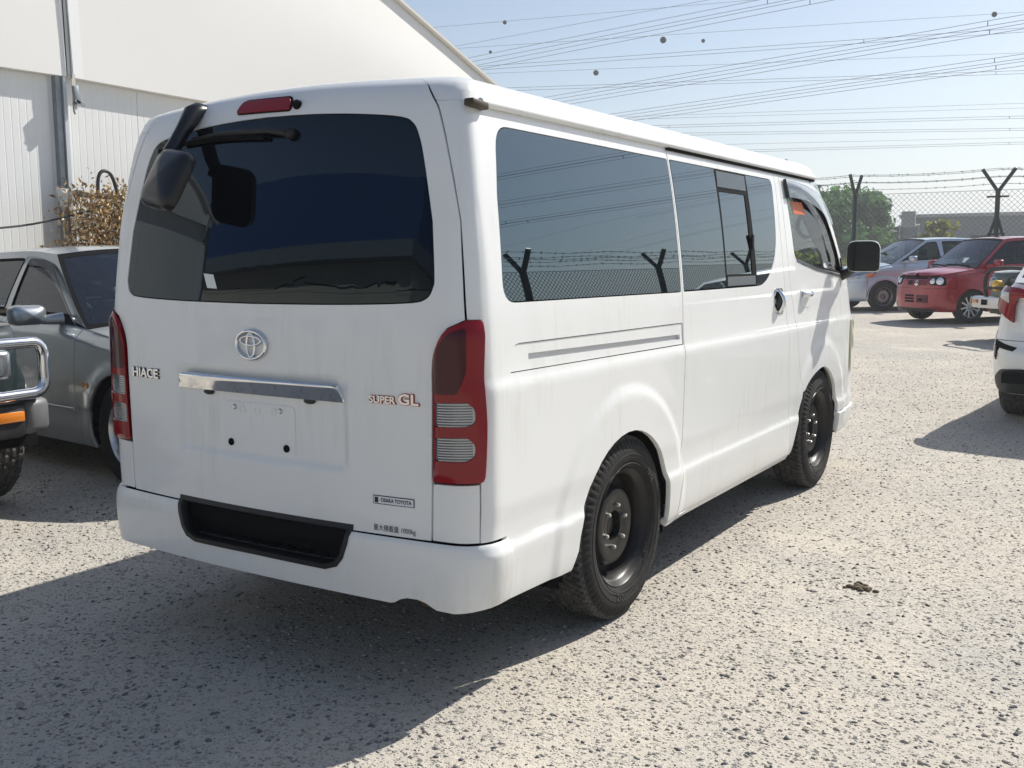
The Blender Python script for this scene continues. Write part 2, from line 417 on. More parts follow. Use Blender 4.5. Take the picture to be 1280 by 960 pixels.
# loose stones lying on the ground, denser towards the camera
nr = np.random.default_rng(11)
def stones(name, n, smin, smax, mtl, seed):
    r_ = np.random.default_rng(seed)
    ang = R_(-32.4) + r_.uniform(-.62, .60, n); dist = 1.15 + 13.0 * r_.power(1.05, n)
    cx = 2.448 + np.sin(ang) * dist; cy = -2.31 + np.cos(ang) * dist
    s = smin * (smax / smin) ** (r_.random(n) ** 1.9)
    base = np.array([(1, 0, 0), (.3, .95, 0), (-.8, .6, 0), (-.85, -.5, 0), (.25, -.97, 0), (0, 0, 1), (.1, -.1, -.5)], float)
    faces = np.array([(0, 1, 5), (1, 2, 5), (2, 3, 5), (3, 4, 5), (4, 0, 5), (1, 0, 6), (2, 1, 6), (3, 2, 6), (4, 3, 6), (0, 4, 6)])
    rot = r_.uniform(0, 6.283, n); V = base[None] * r_.uniform(.7, 1.3, (n, 7, 1))
    V = V * np.stack([r_.uniform(.7, 1.3, n), r_.uniform(.6, 1., n), r_.uniform(.35, .75, n)], 1)[:, None] * s[:, None, None]
    c, sn = np.cos(rot)[:, None], np.sin(rot)[:, None]
    X = V[..., 0] * c - V[..., 1] * sn + cx[:, None]; Y = V[..., 0] * sn + V[..., 1] * c + cy[:, None]
    Z = V[..., 2] + (.016 * np.clip(cy - 5, 0, 16) + s * .04)[:, None]
    vs = np.stack([X, Y, Z], -1).reshape(-1, 3); fs = (faces[None] + (np.arange(n) * 7)[:, None, None]).reshape(-1, 3)
    me = bpy.data.meshes.new(name); me.vertices.add(len(vs)); me.vertices.foreach_set('co', vs.ravel()); me.loops.add(fs.size); me.loops.foreach_set('vertex_index', fs.ravel().astype(np.int32))
    me.polygons.add(len(fs)); me.polygons.foreach_set('loop_start', np.arange(0, fs.size, 3, dtype=np.int32)); me.update(calc_edges=True); me.materials.append(mtl)
    o = bpy.data.objects.new(name, me); COL.objects.link(o); return o
M['stone_g'] = mat('grey_stone', (.20, .20, .205), .9, spec=.2, var=.9, vscale=25, col2=(.09, .095, .10))
M['stone_b'] = mat('buff_stone', (.47, .43, .37), .9, spec=.2, var=.8, vscale=25, col2=(.30, .28, .25))
tag(stones('gravel', 36000, .0032, .013, M['stone_b'], 3), 'fine buff gravel chips scattered over the yard', 'gravel', kind='stuff')
tag(stones('gravel', 17000, .0030, .012, M['stone_g'], 5), 'dark grey gravel chips scattered over the yard', 'gravel', kind='stuff')
# a clod of dark earth beside the van
cl = MB(); rc = random.Random(3)
for k in range(26):
    a, r = rc.uniform(0, 6.28), abs(rc.gauss(0, .028)); cl.ball((1.512 + r * 1.5 * math.cos(a), 1.835 + r * math.sin(a), .004), rc.uniform(.006, .016), 6, 4, 1.2, 1, .6)
tag(cl.build('earth_clod', mat('dark_earth', (.12, .09, .06), .95), None, 80), 'small clod of dark earth lying on the sunlit gravel', 'earth')
# ------------------------------------------------------------------ the van's body surface: u runs round the plan outline from the rear centre, v up the body
def outline_tab(pts, n=10):
    c = np.array(catmull(pts, n)); s = np.concatenate([[0], np.cumsum(np.hypot(*np.diff(c, axis=0).T))])
    t = np.gradient(c, axis=0); t /= np.linalg.norm(t, axis=1)[:, None]
    return s, c, np.stack([t[:, 1], -t[:, 0]], 1)
_p = [(x, -.01 + .09 * x * x) for x in np.linspace(0, .70, 8)]
_p += [(.7375 + .11 * math.sin(a), .15 - .11 * math.cos(a)) for a in np.radians([8, 25, 42, 60, 76, 90])]
_p += [(.8475, .178), (.8475, .21), (.8475, .26), (.8475, .34), (.8475, .5), (.8475, .75), (.8475, 1.2), (.8475, 2.0), (.8475, 2.8), (.8475, 3.4), (.8465, 3.9), (.842, 4.15), (.822, 4.36), (.775, 4.49), (.68, 4.57), (.5, 4.625), (.25, 4.655), (0, 4.665)]
OS, OC, ON = outline_tab(_p)
OL = OS[-1]
fSD = Pchip([.20, .26, .30, .40, .468, .484, .50, .54, .62, .955, 1.0, 1.2, 1.45, 1.74, 1.80, 1.86, 1.92, 1.98], [.06, .036, .014, .002, -.003, .002, .007, .006, 0, 0, .009, .022, .05, .10, .115, .128, .170, .23])
fRD = Pchip([.20, .45, 1.1, 1.2, 1.3, 1.5, 1.74, 1.80, 1.86, 1.92, 1.98], [0, 0, .0005, .008, .02, .046, .083, .098, .130, .175, .23])
fFD = Pchip([.20, .45, .9, 1.15, 1.3, 1.6, 1.80, 1.86, 1.92, 1.98], [.02, .0, .03, .09, .19, .40, .55, .61, .68, .76])
fZ = Pchip([0, 1.0, 1.74, 1.80, 1.86, 1.92, 1.98], [0, 1.0, 1.74, 1.80, 1.852, 1.876, 1.888])
def PV(u, v, off=0.):
    u = np.asarray(u, float); v = np.asarray(v, float); u, v = np.broadcast_arrays(u, v)
    a = np.abs(u); sg = np.where(u >= 0, 1., -1.)
    over = a > OL; sg = np.where(over, -sg, sg); a = np.where(over, 2 * OL - a, a)
    x = np.interp(a, OS, OC[:, 0]); y = np.interp(a, OS, OC[:, 1]); nx = np.interp(a, OS, ON[:, 0]); ny = np.interp(a, OS, ON[:, 1])
    l = np.hypot(nx, ny); nx = nx / l; ny = ny / l; w2 = nx * nx
    sd_, rd_, fd_ = fSD(v), fRD(v), fFD(v); c_ = .05; e = np.where(ny > 0, fd_, rd_)
    d = w2 * np.minimum(sd_, c_) + (1 - w2) * np.minimum(e, c_)
    fl = 0
    for cy in (1.01, 3.57):
        r = np.hypot(y - cy, v - .34); fl = fl + .012 * (1 - sstep(.495, .56, r)) * sstep(.25, .5, v + .25) * (.55 + .45 * sstep(cy - .45, cy - .05, y))
    d = d - np.where(w2 > .6, w2 * fl, 0)
    # number plate recess in the tailgate
    rec = .013 * sstep(.395, .355, np.abs(x)) * sstep(.675, .715, v) * sstep(.985, .955, v) * np.where(ny < 0, 1, 0)
    d = d + rec - off
    px = np.maximum(x - nx * d, 0); py = y - ny * d
    px = np.maximum(px - np.maximum(sd_ - c_, 0) * np.clip(x / .6, 0, 1), 0)
    py = py + np.maximum(rd_ - c_, 0) * sstep(1.0, .12, y) - fd_ * np.clip((y - 3.0) / 1.3, 0, 1) ** 2 * np.where(y > 3.0, w2, 0) * np.where(fd_ < c_, 1, 0)
    py = py - np.where(y > 3.0, np.where(fd_ >= c_, (w2 * c_ + (fd_ - c_)), 0) * np.clip((y - 3.0) / 1.3, 0, 1) ** 2, 0)
    z = fZ(v) + .022 * np.maximum(0, 1 - (px / .72) ** 2) * np.clip((v - 1.6) / .3, 0, 1) ** 2
    return np.stack([sg * px, py, z], -1)
_ug = np.linspace(.88, 5.25, 900)
def UY(y, v):
    """u of the point of the right side with that y at height v"""
    return float(np.interp(y, PV(_ug, np.full_like(_ug, v))[:, 1], _ug))
def SY(pts): return [(UY(y, v), v) for y, v in pts]
def mir(lp): return [(-p[0], p[1]) for p in lp][::-1]

van = empty('white_van'); tag(van, 'white panel van with dark tinted windows and black steel wheels parked on gravel', 'van')

# outlines (u, v), right-hand side
gap_t = [(.691, 1.835), (.713, 1.80), (.726, 1.763), (.750, 1.625), (.782, 1.397), (.798, 1.192), (.800, 1.170)]     # tailgate edge above the lamp
gap_l = [(.743, 1.146), (.713, 1.104), (.694, 1.045), (.692, .936), (.687, .690), (.682, .512)]                        # lamp's inner edge and below
lamp_out = [(.800, 1.172), (.846, 1.170), (.858, 1.150), (.856, 1.08), (.851, .99), (.856, .90), (.857, .833), (.850, .712), (.836, .694)]
half = [(u - .004, v) for u, v in catmull(gap_t, 4) + catmull(gap_l, 4)]
tg = [(-u, v) for u, v in half[::-1]] + []          # left edge going up
tg_outer = [(u, v) for u, v in half[::-1]] + [(.66, 1.90)] + [(-.66, 1.90)] + [(-u, v) for u, v in half]
tg_outer = dens(tg_outer, .05)
glass_half = [(0, 1.203), (.346, 1.206), (.60, 1.214), (.668, 1.228), (.690, 1.262), (.692, 1.30), (.678, 1.45), (.663, 1.628), (.652, 1.70), (.632, 1.742), (.58, 1.762), (.40, 1.778), (.20, 1.787), (0, 1.790)]
g_h = catmull(glass_half, 5)
rear_glass = g_h + [(-u, v) for u, v in g_h[-2:0:-1]]
panel('tailgate', [tg_outer, rear_glass], PV, M['white'], van, (.025, .025), .022)
rg = panel('rear_window', [shrink(rear_glass, .004)], PV, M['pglass_rear'], van, (.05, .05), .012, off=-.001)
panel('window_seal', [shrink(rear_glass, -.001), shrink(rear_glass, .016)], PV, M['gap'], rg, (.08, .08), 0, off=-.004)

# side: arches
ra = [(1.01 + .378 * math.cos(a), .34 + .375 * math.sin(a)) for a in np.radians(np.linspace(186, -8, 24))]
fa = catmull([(3.04, .285), (3.10, .45), (3.20, .60), (3.33, .675), (3.50, .715), (3.62, .71), (3.74, .66), (3.84, .57), (3.90, .45), (3.915, .33)], 5)
slide_r = [(1.56, 1.792), (1.556, 1.60), (1.548, 1.2), (1.545, 1.08), (1.53, .8), (1.513, .5), (1.49, .36), (1.477, .285)]
slide_f = catmull([(2.93, 1.792), (2.905, 1.6), (2.893, 1.4), (2.895, 1.2), (2.92, 1.0), (2.945, .68), (2.99, .42), (3.03, .285)], 3)
door_r = catmull([(3.0, 1.792), (2.985, 1.6), (2.98, 1.4), (2.995, 1.2), (3.06, 1.0), (3.13, .76), (3.185, .61)], 3)
door_f = [(4.195, .41), (4.20, .65), (4.215, .95), (4.245, 1.15), (4.20, 1.22), (4.12, 1.32), (3.965, 1.52), (3.82, 1.65), (3.66, 1.735), (3.45, 1.785)]
q_out = [(u + .004, v) for u, v in catmull(gap_t[1:], 4)] + [(u + .004, v) for u, v in catmull(lamp_out[1:], 3)] + [(.840, .60), (.838, .513), (.956, .513), (.956, .31)]
q_out += SY([(.60, .295)] + ra[1:-1] + [(1.395, .285)]) + SY([(y - .004, v) for y, v in slide_r[::-1]]) + [(.76, 1.7995), (.7175, 1.7995)]
q_out = dens(q_out, .05)
qg = rpoly(SY([(.205, 1.212), (1.537, 1.205), (1.552, 1.742), (.285, 1.742)]), [.07, .012, .012, .07], 6)
rail = rpoly(SY([(.215, 1.003), (1.536, .993), (1.539, 1.082), (.24, 1.090)]), [.02, .004, .004, .05], 4)
slot = rpoly(SY([(.335, 1.034), (1.51, 1.016), (1.51, 1.036), (.335, 1.054)]), .004, 3)
sl_out = SY([(y + .004, v) for y, v in slide_r[::-1]])[::1] + SY([(y - .003, v) for y, v in slide_f])
sl_out = dens(sl_out, .06)
sl_win = rpoly(SY([(1.563, 1.206), (2.60, 1.207), (2.80, 1.36), (2.872, 1.742), (1.570, 1.742)]), [.012, .16, .14, .05, .012], 6)
bp_out = SY([(y + .003, v) for y, v in slide_f]) [::-1] + SY([(y - .003, v) for y, v in door_r]) + []
i0 = next(i for i, p in enumerate(fa) if p[0] > 3.18)
bp_out = SY([(y + .003, v) for y, v in slide_f][::-1]) + SY([(y - .003, v) for y, v in door_r]) + SY(fa[:i0][::-1])
fd_out = SY([(y + .003, v) for y, v in door_r][::-1])
fd_out = fd_out[::-1] + SY(fa[i0 + 1:-2]) + SY([(3.905, .412)] + door_f)
fd_out = dens(fd_out, .06)
fd_win = rpoly(SY([(3.10, 1.34), (3.24, 1.30), (3.50, 1.285), (4.085, 1.238), (4.02, 1.37), (3.87, 1.545), (3.70, 1.655), (3.50, 1.712), (3.29, 1.733), (3.07, 1.737)]), [.05, .05, .08, .015, .03, .1, .1, .1, .1, .03], 4)
for s in (1, -1):
    q = (lambda l: l) if s > 0 else mir
    qp = panel('rear_quarter_panel', [q(q_out), q(qg), q(rail)], PV, M['white'], van, (.02, .02), .02)
    rc = panel('slide_rail_cover', [shrink(q(rail), .003), q(slot)], PV, M['white'], van, (.05, .03), .015, off=-.003)
    panel('slide_rail', [shrink(q(slot), -.004)], PV, M['satin'] if s > 0 else M['satin'], rc, (.1, .05), 0, off=-.013)
    qw = panel('quarter_window', [shrink(q(qg), .004)], PV, M['pglass'], van, (.05, .05), .01, off=-.001)
    panel('sliding_door' if s > 0 else 'side_body_panel', [q(sl_out), q(sl_win)], PV, M['white'], van, (.02, .02), .02)
    panel('door_pillar', [q(bp_out)], PV, M['white'], van, (.02, .02), .02)
    panel('front_door', [q(fd_out), q(fd_win)], PV, M['white'], van, (.025, .025), .02)
    # sliding door panes
    cut1, cut2 = (2.066, 2.092), (2.462, 2.462)
    def band(y0, y1, z0, z1, dl=.0):
        return SY([(y0, z0), (y1, z0), (y1 + dl, z1), (y0 + dl, z1)])
    panel('door_window_pane', [q(rpoly(band(1.570, 2.052, 1.212, 1.738, .012), [.006] * 4))], PV, M['pglass'], van, (.05, .05), .008, off=-.001)
    panel('door_window_pane', [q(rpoly(SY([(2.475, 1.212), (2.60, 1.212), (2.795, 1.36), (2.866, 1.737), (2.478, 1.737)]), [.006, .155, .14, .045, .006], 6))], PV, M['pglass'], van, (.05, .05), .008, off=-.001)
    sw = panel('sliding_window', [q(rpoly(band(2.068, 2.462, 1.262, 1.640, .01), .006))], PV, M['pglass'], van, (.05, .05), .004, off=-.006)
    panel('window_frame', [q(band(2.062, 2.468, 1.212, 1.737, .012)), q(band(2.078, 2.420, 1.268, 1.640, .012))], PV, M['gap'], van, (.05, .05), .008, off=-.003)
    panel('window_vent_panel', [q(band(2.080, 2.452, 1.660, 1.732, .012))], PV, mat('smoked_panel', (.05, .065, .075), .25, spec=.5), van, (.05, .05), .004, off=-.001)
    panel('window_sill_strip', [q(band(2.078, 2.452, 1.216, 1.258, .004))], PV, mat('grey_trim', (.10, .115, .125), .4), van, (.05, .05), .004, off=-.001)
    wl = PV(np.array([s * UY(2.445, 1.42)]), np.array([1.42]), .004)[0]
    MB().box(wl, (.012, .02, .07), bev=.004).build('window_latch', M['black'], sw, 40)
    # front door glass, smoked visor and window trim
    panel('front_door_window', [shrink(q(fd_win), -.004)], PV, M['cglass'], van, (.06, .06), 0, off=-.014)
    panel('window_trim', [shrink(q(fd_win), -.003), shrink(q(fd_win), .014)], PV, M['gap'], van, (.06, .06), .01, off=-.003)
    vis = catmull(SY([(3.06, 1.755), (3.3, 1.752), (3.52, 1.732), (3.73, 1.675), (3.90, 1.55)]), 5) + catmull(SY([(3.84, 1.53), (3.68, 1.60), (3.45, 1.648), (3.25, 1.660), (3.082, 1.662)]), 5)
    panel('window_visor', [q(vis)], lambda a, b, o: PV(a, b, o + .014 * sstep(1.77, 1.72, b)), M['visor'], van, (.04, .04), .004, off=.006)
    MB().tube([tuple(PV(np.array([s * UY(3.062, v)]), np.array([v]), .012)[0]) for v in (1.655, 1.70, 1.755)], .009, 6).build('visor_edge', M['black'], van, 40)
    # belt trim under the front window
    bt = SY([(3.13, 1.322), (3.5, 1.268), (4.09, 1.216), (4.08, 1.232), (3.5, 1.286), (3.14, 1.338)])
    panel('belt_trim', [q(bt)], PV, mat('belt_rubber', (.10, .11, .12), .35), van, (.05, .05), .006, off=.003)
    # tail lamp
    lo = [(u + .002, v) for u, v in catmull(gap_t[-1:] + gap_l[:5], 4)][1:]
    lam = dens(lo + [(u - .001, v) for u, v in catmull(lamp_out, 4)][::-1], .02)
    LO = shrink(lam, .003)
    holes = [rpoly([(.700, .858), (.802, .862), (.823, .875), (.823, .912), (.802, .934), (.700, .929)], [.01, .01, .02, .02, .01, .01], 3), rpoly([(.698, .757), (.799, .760), (.821, .774), (.823, .808), (.802, .832), (.699, .827)], [.01, .01, .02, .02, .01, .01], 3)]
    fl = lambda a, b, o: PV(a, b, o + .016 * sstep(.66, .72, b) * sstep(1.19, 1.12, b) * sstep(.675, .72, np.abs(a)))
    tl = panel('tail_lamp', [q(LO)] + [q(h) for h in holes], fl, M['red_lens'], van, (.012, .012), .03, off=.001)
    for h in holes:
        fr = lambda a, b, o: fl(a, b, o) + 0
        ln = panel('clear_lamp', [q(h)], fl, M['clear_lens'], tl, (.01, .01), .004, off=-.007)
        rb = MB()
        v0, v1 = min(p[1] for p in h) + .006, max(p[1] for p in h) - .006
        for k in range(9):
            v = v0 + (v1 - v0) * k / 8
            rb.tube([tuple(fl(np.array([s * u]), np.array([v + (u - .70) * .03]), -.006)[0]) for u in np.linspace(.704, .815, 9)], .0022, 5)
        rb.build('lens_ribs', mat('lens_rib', (.25, .27, .29), .2, .5), tl, 40)
    dk = shrink([p for p in rpoly([(.80, 1.150), (.748, 1.130), (.716, 1.09), (.700, 1.03), (.699, .955), (.775, .955), (.80, 1.02)], .015, 3)], 0)
    panel('dark_lens_section', [q(dk)], fl, M['red_lens_dark'], tl, (.012, .012), .002, off=.0025)
    # white filler under the lamp
    cg = dens([(.686, .514), (.834, .514), (.835, .688), (.775, .686), (.690, .684)], .03)
    panel('corner_filler', [q(cg)], PV, M['white'], van, (.02, .03), .02)
    # dark rear pillar liner (weather strip seen in the tailgate gap)
# dark inner skin behind every gap (also the cabin lining)
core = dens(SY([(.12, .30)] + [(.55, .30)]) + SY([(1.01 + .42 * math.cos(a), .34 + .40 * math.sin(a)) for a in np.radians(np.linspace(180, 0, 16))]) + SY([(1.45, .29), (3.0, .29), (3.12, .5), (3.2, .64), (3.33, .71), (3.50, .75), (3.62, .75), (3.76, .70), (3.88, .59), (3.95, .45), (4.2, .42), (4.24, 1.15), (4.10, 1.32), (3.945, 1.52), (3.80, 1.65), (3.64, 1.735), (3.43, 1.785), (.35, 1.79)]) + [(.72, 1.79), (.735, 1.6), (.72, 1.2), (.60, 1.0), (.60, .32)], .08)
for s in (1, -1):
    q = (lambda l: l) if s > 0 else mir
    panel('inner_skin', [q(core), q(shrink(fd_win, -.006))], PV, M['gap'], van, (.06, .06), .012, off=-.024)
tc = rpoly([(-.70, .45), (.70, .45), (.70, 1.19), (.69, 1.5), (.66, 1.85), (-.66, 1.85), (-.69, 1.5), (-.70, 1.19)], 0)
panel('tailgate_liner', [dens(tc, .1)], PV, M['gap'], van, (.06, .06), 0, off=-.026)
# front end
fp = lambda l: l
nose = dens(SY([(4.203, .412)])[0:1] + SY([(4.208, .65), (4.222, .95), (4.252, 1.15)]) + [(2 * OL - u, v) for u, v in SY([(4.252, 1.15), (4.222, .95), (4.208, .65), (4.203, .412)])], .08)
panel('nose_panel', [nose], PV, M['white'], van, (.06, .05), .02)
wu = [UY(4.24, 1.175), UY(4.13, 1.32), UY(3.975, 1.52), UY(3.83, 1.65), UY(3.67, 1.735), UY(3.49, 1.78)]
wv = [1.175, 1.32, 1.52, 1.65, 1.735, 1.78]
pil = list(zip([u + .006 for u in wu], wv)) + list(zip([u + .085 for u in wu], wv))[::-1]
for s in (1, -1):
    panel('windscreen_pillar', [dens(pil if s > 0 else mir(pil), .06)], PV, M['white'], van, (.05, .05), .02)
ws = [(u + .09, v) for u, v in zip(wu, wv)]; ws = ws + [(2 * OL - u, v) for u, v in ws[::-1]]
panel('windscreen', [dens(ws, .06)], PV, M['cglass'], van, (.06, .06), 0, off=-.004)
fb = SY([(3.92, .28), (4.2, .26)]) + [(OL - .3, .24), (OL + .3, .24)] + [(2 * OL - u, v) for u, v in SY([(4.2, .26), (3.92, .28)])] + [(2 * OL - UY(3.915, .40), .40), (OL + .3, .40), (OL - .3, .40), (UY(3.915, .40), .40)]
panel('front_bumper', [dens(fb, .06)], lambda a, b, o: PV(a, b, o + .012), M['white2'], van, (.05, .03), .03)
for s in (1, -1):
    hl = rpoly([(UY(4.225, .62), .63), (UY(4.225, .62) + .34, .66), (UY(4.225, .62) + .30, .86), (UY(4.235, .95), .97)], .04, 3)
    panel('headlamp', [hl if s > 0 else mir(hl)], PV, mat('aged_lamp_lens', (.80, .76, .52), .15, coat=1.), van, (.04, .04), .01, off=.012)
gr = rpoly([(OL - .38, .66), (OL + .38, .66), (OL + .36, .84), (OL - .36, .84)], .03, 3)
gp = panel('front_grille', [gr], PV, M['black'], van, (.06, .04), .01, off=.006)
for k in range(3):
    MB().tube([tuple(PV(np.array([u]), np.array([.70 + .05 * k]), .014)[0]) for u in np.linspace(OL - .36, OL + .36, 13)], .008, 6).build('grille_bar', M['chrome'], gp, 40)
# roof
ro = [(.70, 1.842)] + [(.720, 1.806)] + [(u, 1.802) for u in np.linspace(.76, 2 * OL - .76, 120)] + [(2 * OL - .72, 1.806), (2 * OL - .70, 1.842)]
ro += [(2 * OL - .664, 1.905)] + [(2 * OL - u, 1.905) for u in np.linspace(.6, 0.01, 10)]
roof_r = [(.693, 1.837), (.7155, 1.8025)] + [(u, 1.801) for u in np.linspace(.78, OL, 60)] + [(OL, 1.98), (.001, 1.98), (.001, 1.9035), (.6615, 1.9035)]
rf = panel('roof', [dens(roof_r, .06)], PV, M['white'], van, (.06, .03), .015)
panel('roof_half', [dens(mir(roof_r), .06)], PV, M['white'], rf, (.06, .03), .015)
cap = MB(); uu = np.linspace(-OL + .02, OL - .02, 120); ring = [tuple(p) for p in PV(uu, np.full_like(uu, 1.979))]
cap.add(ring + [(0, y, 1.935) for y in np.linspace(.9, 3.2, 2)], [])
n_ = len(ring)
for k in range(n_):
    a, b = ring[k], ring[(k + 1) % n_]; c = n_ + (1 if a[1] + b[1] > 4.1 else 0)
    cap.f.append((k, (k + 1) % n_, c)); cap.m.append(0)
cap.f.append((n_, n_ + 1, min(range(n_), key=lambda i: abs(ring[i][1] - 2.05) + (ring[i][0] < 0)))); cap.m.append(0)
cap.f.append((n_, n_ + 1, min(range(n_), key=lambda i: abs(ring[i][1] - 2.05) + (ring[i][0] > 0)))); cap.m.append(0)
cap.build('roof_skin', M['white'], rf, 40)
for s in (1, -1):
    us = np.linspace(.93, UY(3.66, 1.785), 60)
    MB().tube([tuple(p) for p in PV(s * us, np.full_like(us, 1.800), .010)], .0135, 8).build('drip_rail', M['white'], van, 60)
    us = np.linspace(UY(1.56, 1.78), UY(3.64, 1.78), 40)
    MB().tube([tuple(p) for p in PV(s * us, np.full_like(us, 1.784), .006)], .008, 6).build('door_seal', M['gap'], van, 60)
    if s < 0: continue
    p0 = PV(np.array([s * .905]), np.array([1.79]), .012)[0]
    MB().box(p0, (.035, .085, .022), Matrix.Rotation(R_(-4), 3, 'X'), bev=.006).build('rail_end_cap', mat('brown_black_plastic', (.045, .03, .015), .5), van, 40)

M['step'] = mat('step_plastic', (.006, .007, .009), .45)
# rear bumper: wraps to the side, with a black step let in the middle and a notch over the exhaust
bumpf = lambda a, b, o: PV(a, np.clip(b, .2, .6), o + .020 * np.sqrt(np.clip(1 - ((b - .41) / .135) ** 2, 0, 1)) - .012 * sstep(.495, .52, b))
b_h = [(0, .312), (.30, .310), (.54, .306), (.556, .310), (.575, .322), (.60, .330), (.635, .331), (.665, .324), (.70, .305), (.76, .302), (.83, .312), (.90, .318), (.951, .320), (.951, .508), (.838, .508), (.70, .508), (.41, .509)]
b_l = [(-u, v) for u, v in [(.30, .310), (.55, .308), (.70, .305), (.76, .304), (.83, .312), (.90, .318), (.951, .320), (.951, .508), (.838, .508), (.70, .508), (.41, .509)]]
step_b = [(.396, .509), (.385, .47), (.368, .425), (.345, .397), (.30, .382), (0, .386)]
b_out = b_h + step_b[:-1] + [(0, .384)] + [(-u, v) for u, v in step_b[-2::-1]] + b_l[::-1]
bmp = panel('rear_bumper', [dens(b_out, .03)], bumpf, M['white2'], van, (.03, .015), .024)
stp_o = [(.400, .53), (.387, .47), (.370, .423), (.346, .394), (.30, .379)]
so = dens([(.0, .382)] + stp_o[::-1] + [(-u, v) for u, v in stp_o] , .04)
si = shrink(so, .016)
stp = panel('bumper_step', [so, si], bumpf, M['step'], van, (.04, .02), .03, off=.0035)
tr = MB()   # tread of the step: a tray behind the opening
tr.grid(lambda u, t: tuple(PV(np.array([u]), np.array([.395 + .006 * t]), -.16 * t - .0)[0]), np.linspace(-.36, .36, 15), np.linspace(0, 1, 5))
tr.grid(lambda u, t: tuple(PV(np.array([u]), np.array([.39 + .16 * t]), -.16)[0]), np.linspace(-.42, .42, 15), np.linspace(0, 1, 4))
for s in (-1, 1):
    tr.grid(lambda a, t: tuple(PV(np.array([s * (.355 + .05 * t)]), np.array([.385 + .15 * t]), -.16 * a)[0]), np.linspace(0, 1, 5), np.linspace(0, 1, 5))
tr.build('step_tray', M['step'], stp, 40)
for k in range(9):
    u = -.31 + .0775 * k
    MB().box(tuple(PV(np.array([u]), np.array([.404]), -.05)[0]), (.045, .075, .006), bev=.002).build('step_rib', M['step'], stp)
for k in range(3):
    MB().tube([tuple(PV(np.array([u]), np.array([.402]), -.015 - .055 * k)[0]) for u in np.linspace(-.33, .33, 9)], .004, 5).build('step_rib', M['step'], stp, 40)

# chrome garnish over the number plate
gar = rpoly([(-.378, .912), (.372, .908), (.360, .962), (-.345, .968)], [.004, .004, .03, .03], 4)
gf = lambda a, b, o: PV(a, b, o + .006 + ((.004 + .026 * np.clip((b - .904) / .050, 0, 1)) * np.sqrt(np.clip(1 - (np.maximum(b - .956, 0) / .014) ** 2, .0, 1))) * sstep(.395, .35, np.abs(a)))
gn = panel('chrome_garnish', [dens(gar, .02)], gf, M['chrome'], van, (.02, .006), .03)
for px in (-.23, .23):
    MB().ball(tuple(PV(np.array([px]), np.array([.903]), .004)[0]), .016, 10, 6, 1.6, .6, .6).build('number_plate_lamp', M['black'], gn, 60)
# number plate seat: two studs, three blind dimples, two grommets
seat = rpoly([(-.165, .715), (.165, .715), (.165, .88), (-.165, .88)], .02, 3)
panel('plate_seat', [seat], PV, M['white'], van, (.03, .03), .006, off=.003)
for px, pz, r, mm, nm in ((-.105, .862, .009, 'satin', 'plate_screw'), (.105, .862, .009, 'satin', 'plate_screw'), (-.127, .742, .0125, 'gap', 'plate_grommet'), (.127, .742, .0125, 'gap', 'plate_grommet')):
    c = PV(np.array([px]), np.array([pz]), .004)[0]
    MB().lathe([(0, -.006), (r * .7, -.006), (r, -.002), (r, .006)], 'Y', 14, c).build(nm, M[mm], van, 40)
for px in (-.068, .0, .072):
    c = PV(np.array([px]), np.array([.856]), .0035)[0]
    MB().lathe([(.014, .002), (.0145, -.0015), (.010, -.0015), (.009, .001), (0, .001)], 'Y', 14, c).build('plate_dimple', M['white'], van, 60)
# emblem: three interlocking ovals
em = empty('rear_emblem', parent=van)
def oval(cx, cz, a, b, r, nm):
    MB().tube([tuple(PV(np.array([cx + a * math.cos(t)]), np.array([1.072 + cz + b * math.sin(t)]), .008)[0]) for t in np.linspace(0, 2 * math.pi, 40, endpoint=False)], r, 8, closed=True).build(nm, M['chrome'], em, 60)
oval(0, 0, .066, .045, .0062, 'emblem_ring'); oval(0, .014, .046, .0145, .0042, 'emblem_ring'); oval(0, -.001, .018, .038, .0042, 'emblem_ring')
# lettering on the tailgate
text_on('model_lettering', 'HIACE', .044, PV, -.572, .946, M['letter'], van, .004, .003, 1.28, bold=.0012)
text_on('model_lettering_outline', 'HIACE', .044, PV, -.572, .946, M['ink'], van, .002, .001, 1.28, bold=.0028)
text_on('grade_lettering', 'SUPER', .030, PV, .518, .926, M['letter'], van, .004, .002, 1.12, bold=.0008)
text_on('grade_lettering_outline', 'SUPER', .030, PV, .518, .926, M['ink_red'], van, .002, .001, 1.12, bold=.0022)
text_on('grade_lettering', 'GL', .044, PV, .610, .930, M['letter'], van, .004, .002, 1.3, bold=.0012)
text_on('grade_lettering_outline', 'GL', .044, PV, .610, .930, M['ink_red'], van, .002, .001, 1.3, bold=.003)
st_ = panel('dealer_sticker', [rpoly([(.476, .606), (.624, .606), (.624, .633), (.476, .633)], .003)], PV, M['ink'], van, (.05, .05), 0, off=.0015)
panel('sticker_face', [rpoly([(.4785, .6085), (.6215, .6085), (.6215, .6305), (.4785, .6305)], .002)], PV, mat('sticker_silver', (.72, .74, .76), .3), st_, (.05, .05), 0, off=.0025)
text_on('sticker_lettering', 'OSAKA TOYOTA', .0165, PV, .560, .6193, M['ink'], st_, .0035, 0, .86, bold=.0004)
panel('sticker_mark', [[(.483, .611), (.496, .611), (.496, .628), (.483, .628)]], PV, M['ink'], st_, (.05, .05), 0, off=.0035)
text_on('load_lettering', '最大積載量 1000kg', .0215, PV, .551, .531, M['ink'], van, .002, 0, .86, bold=.0)
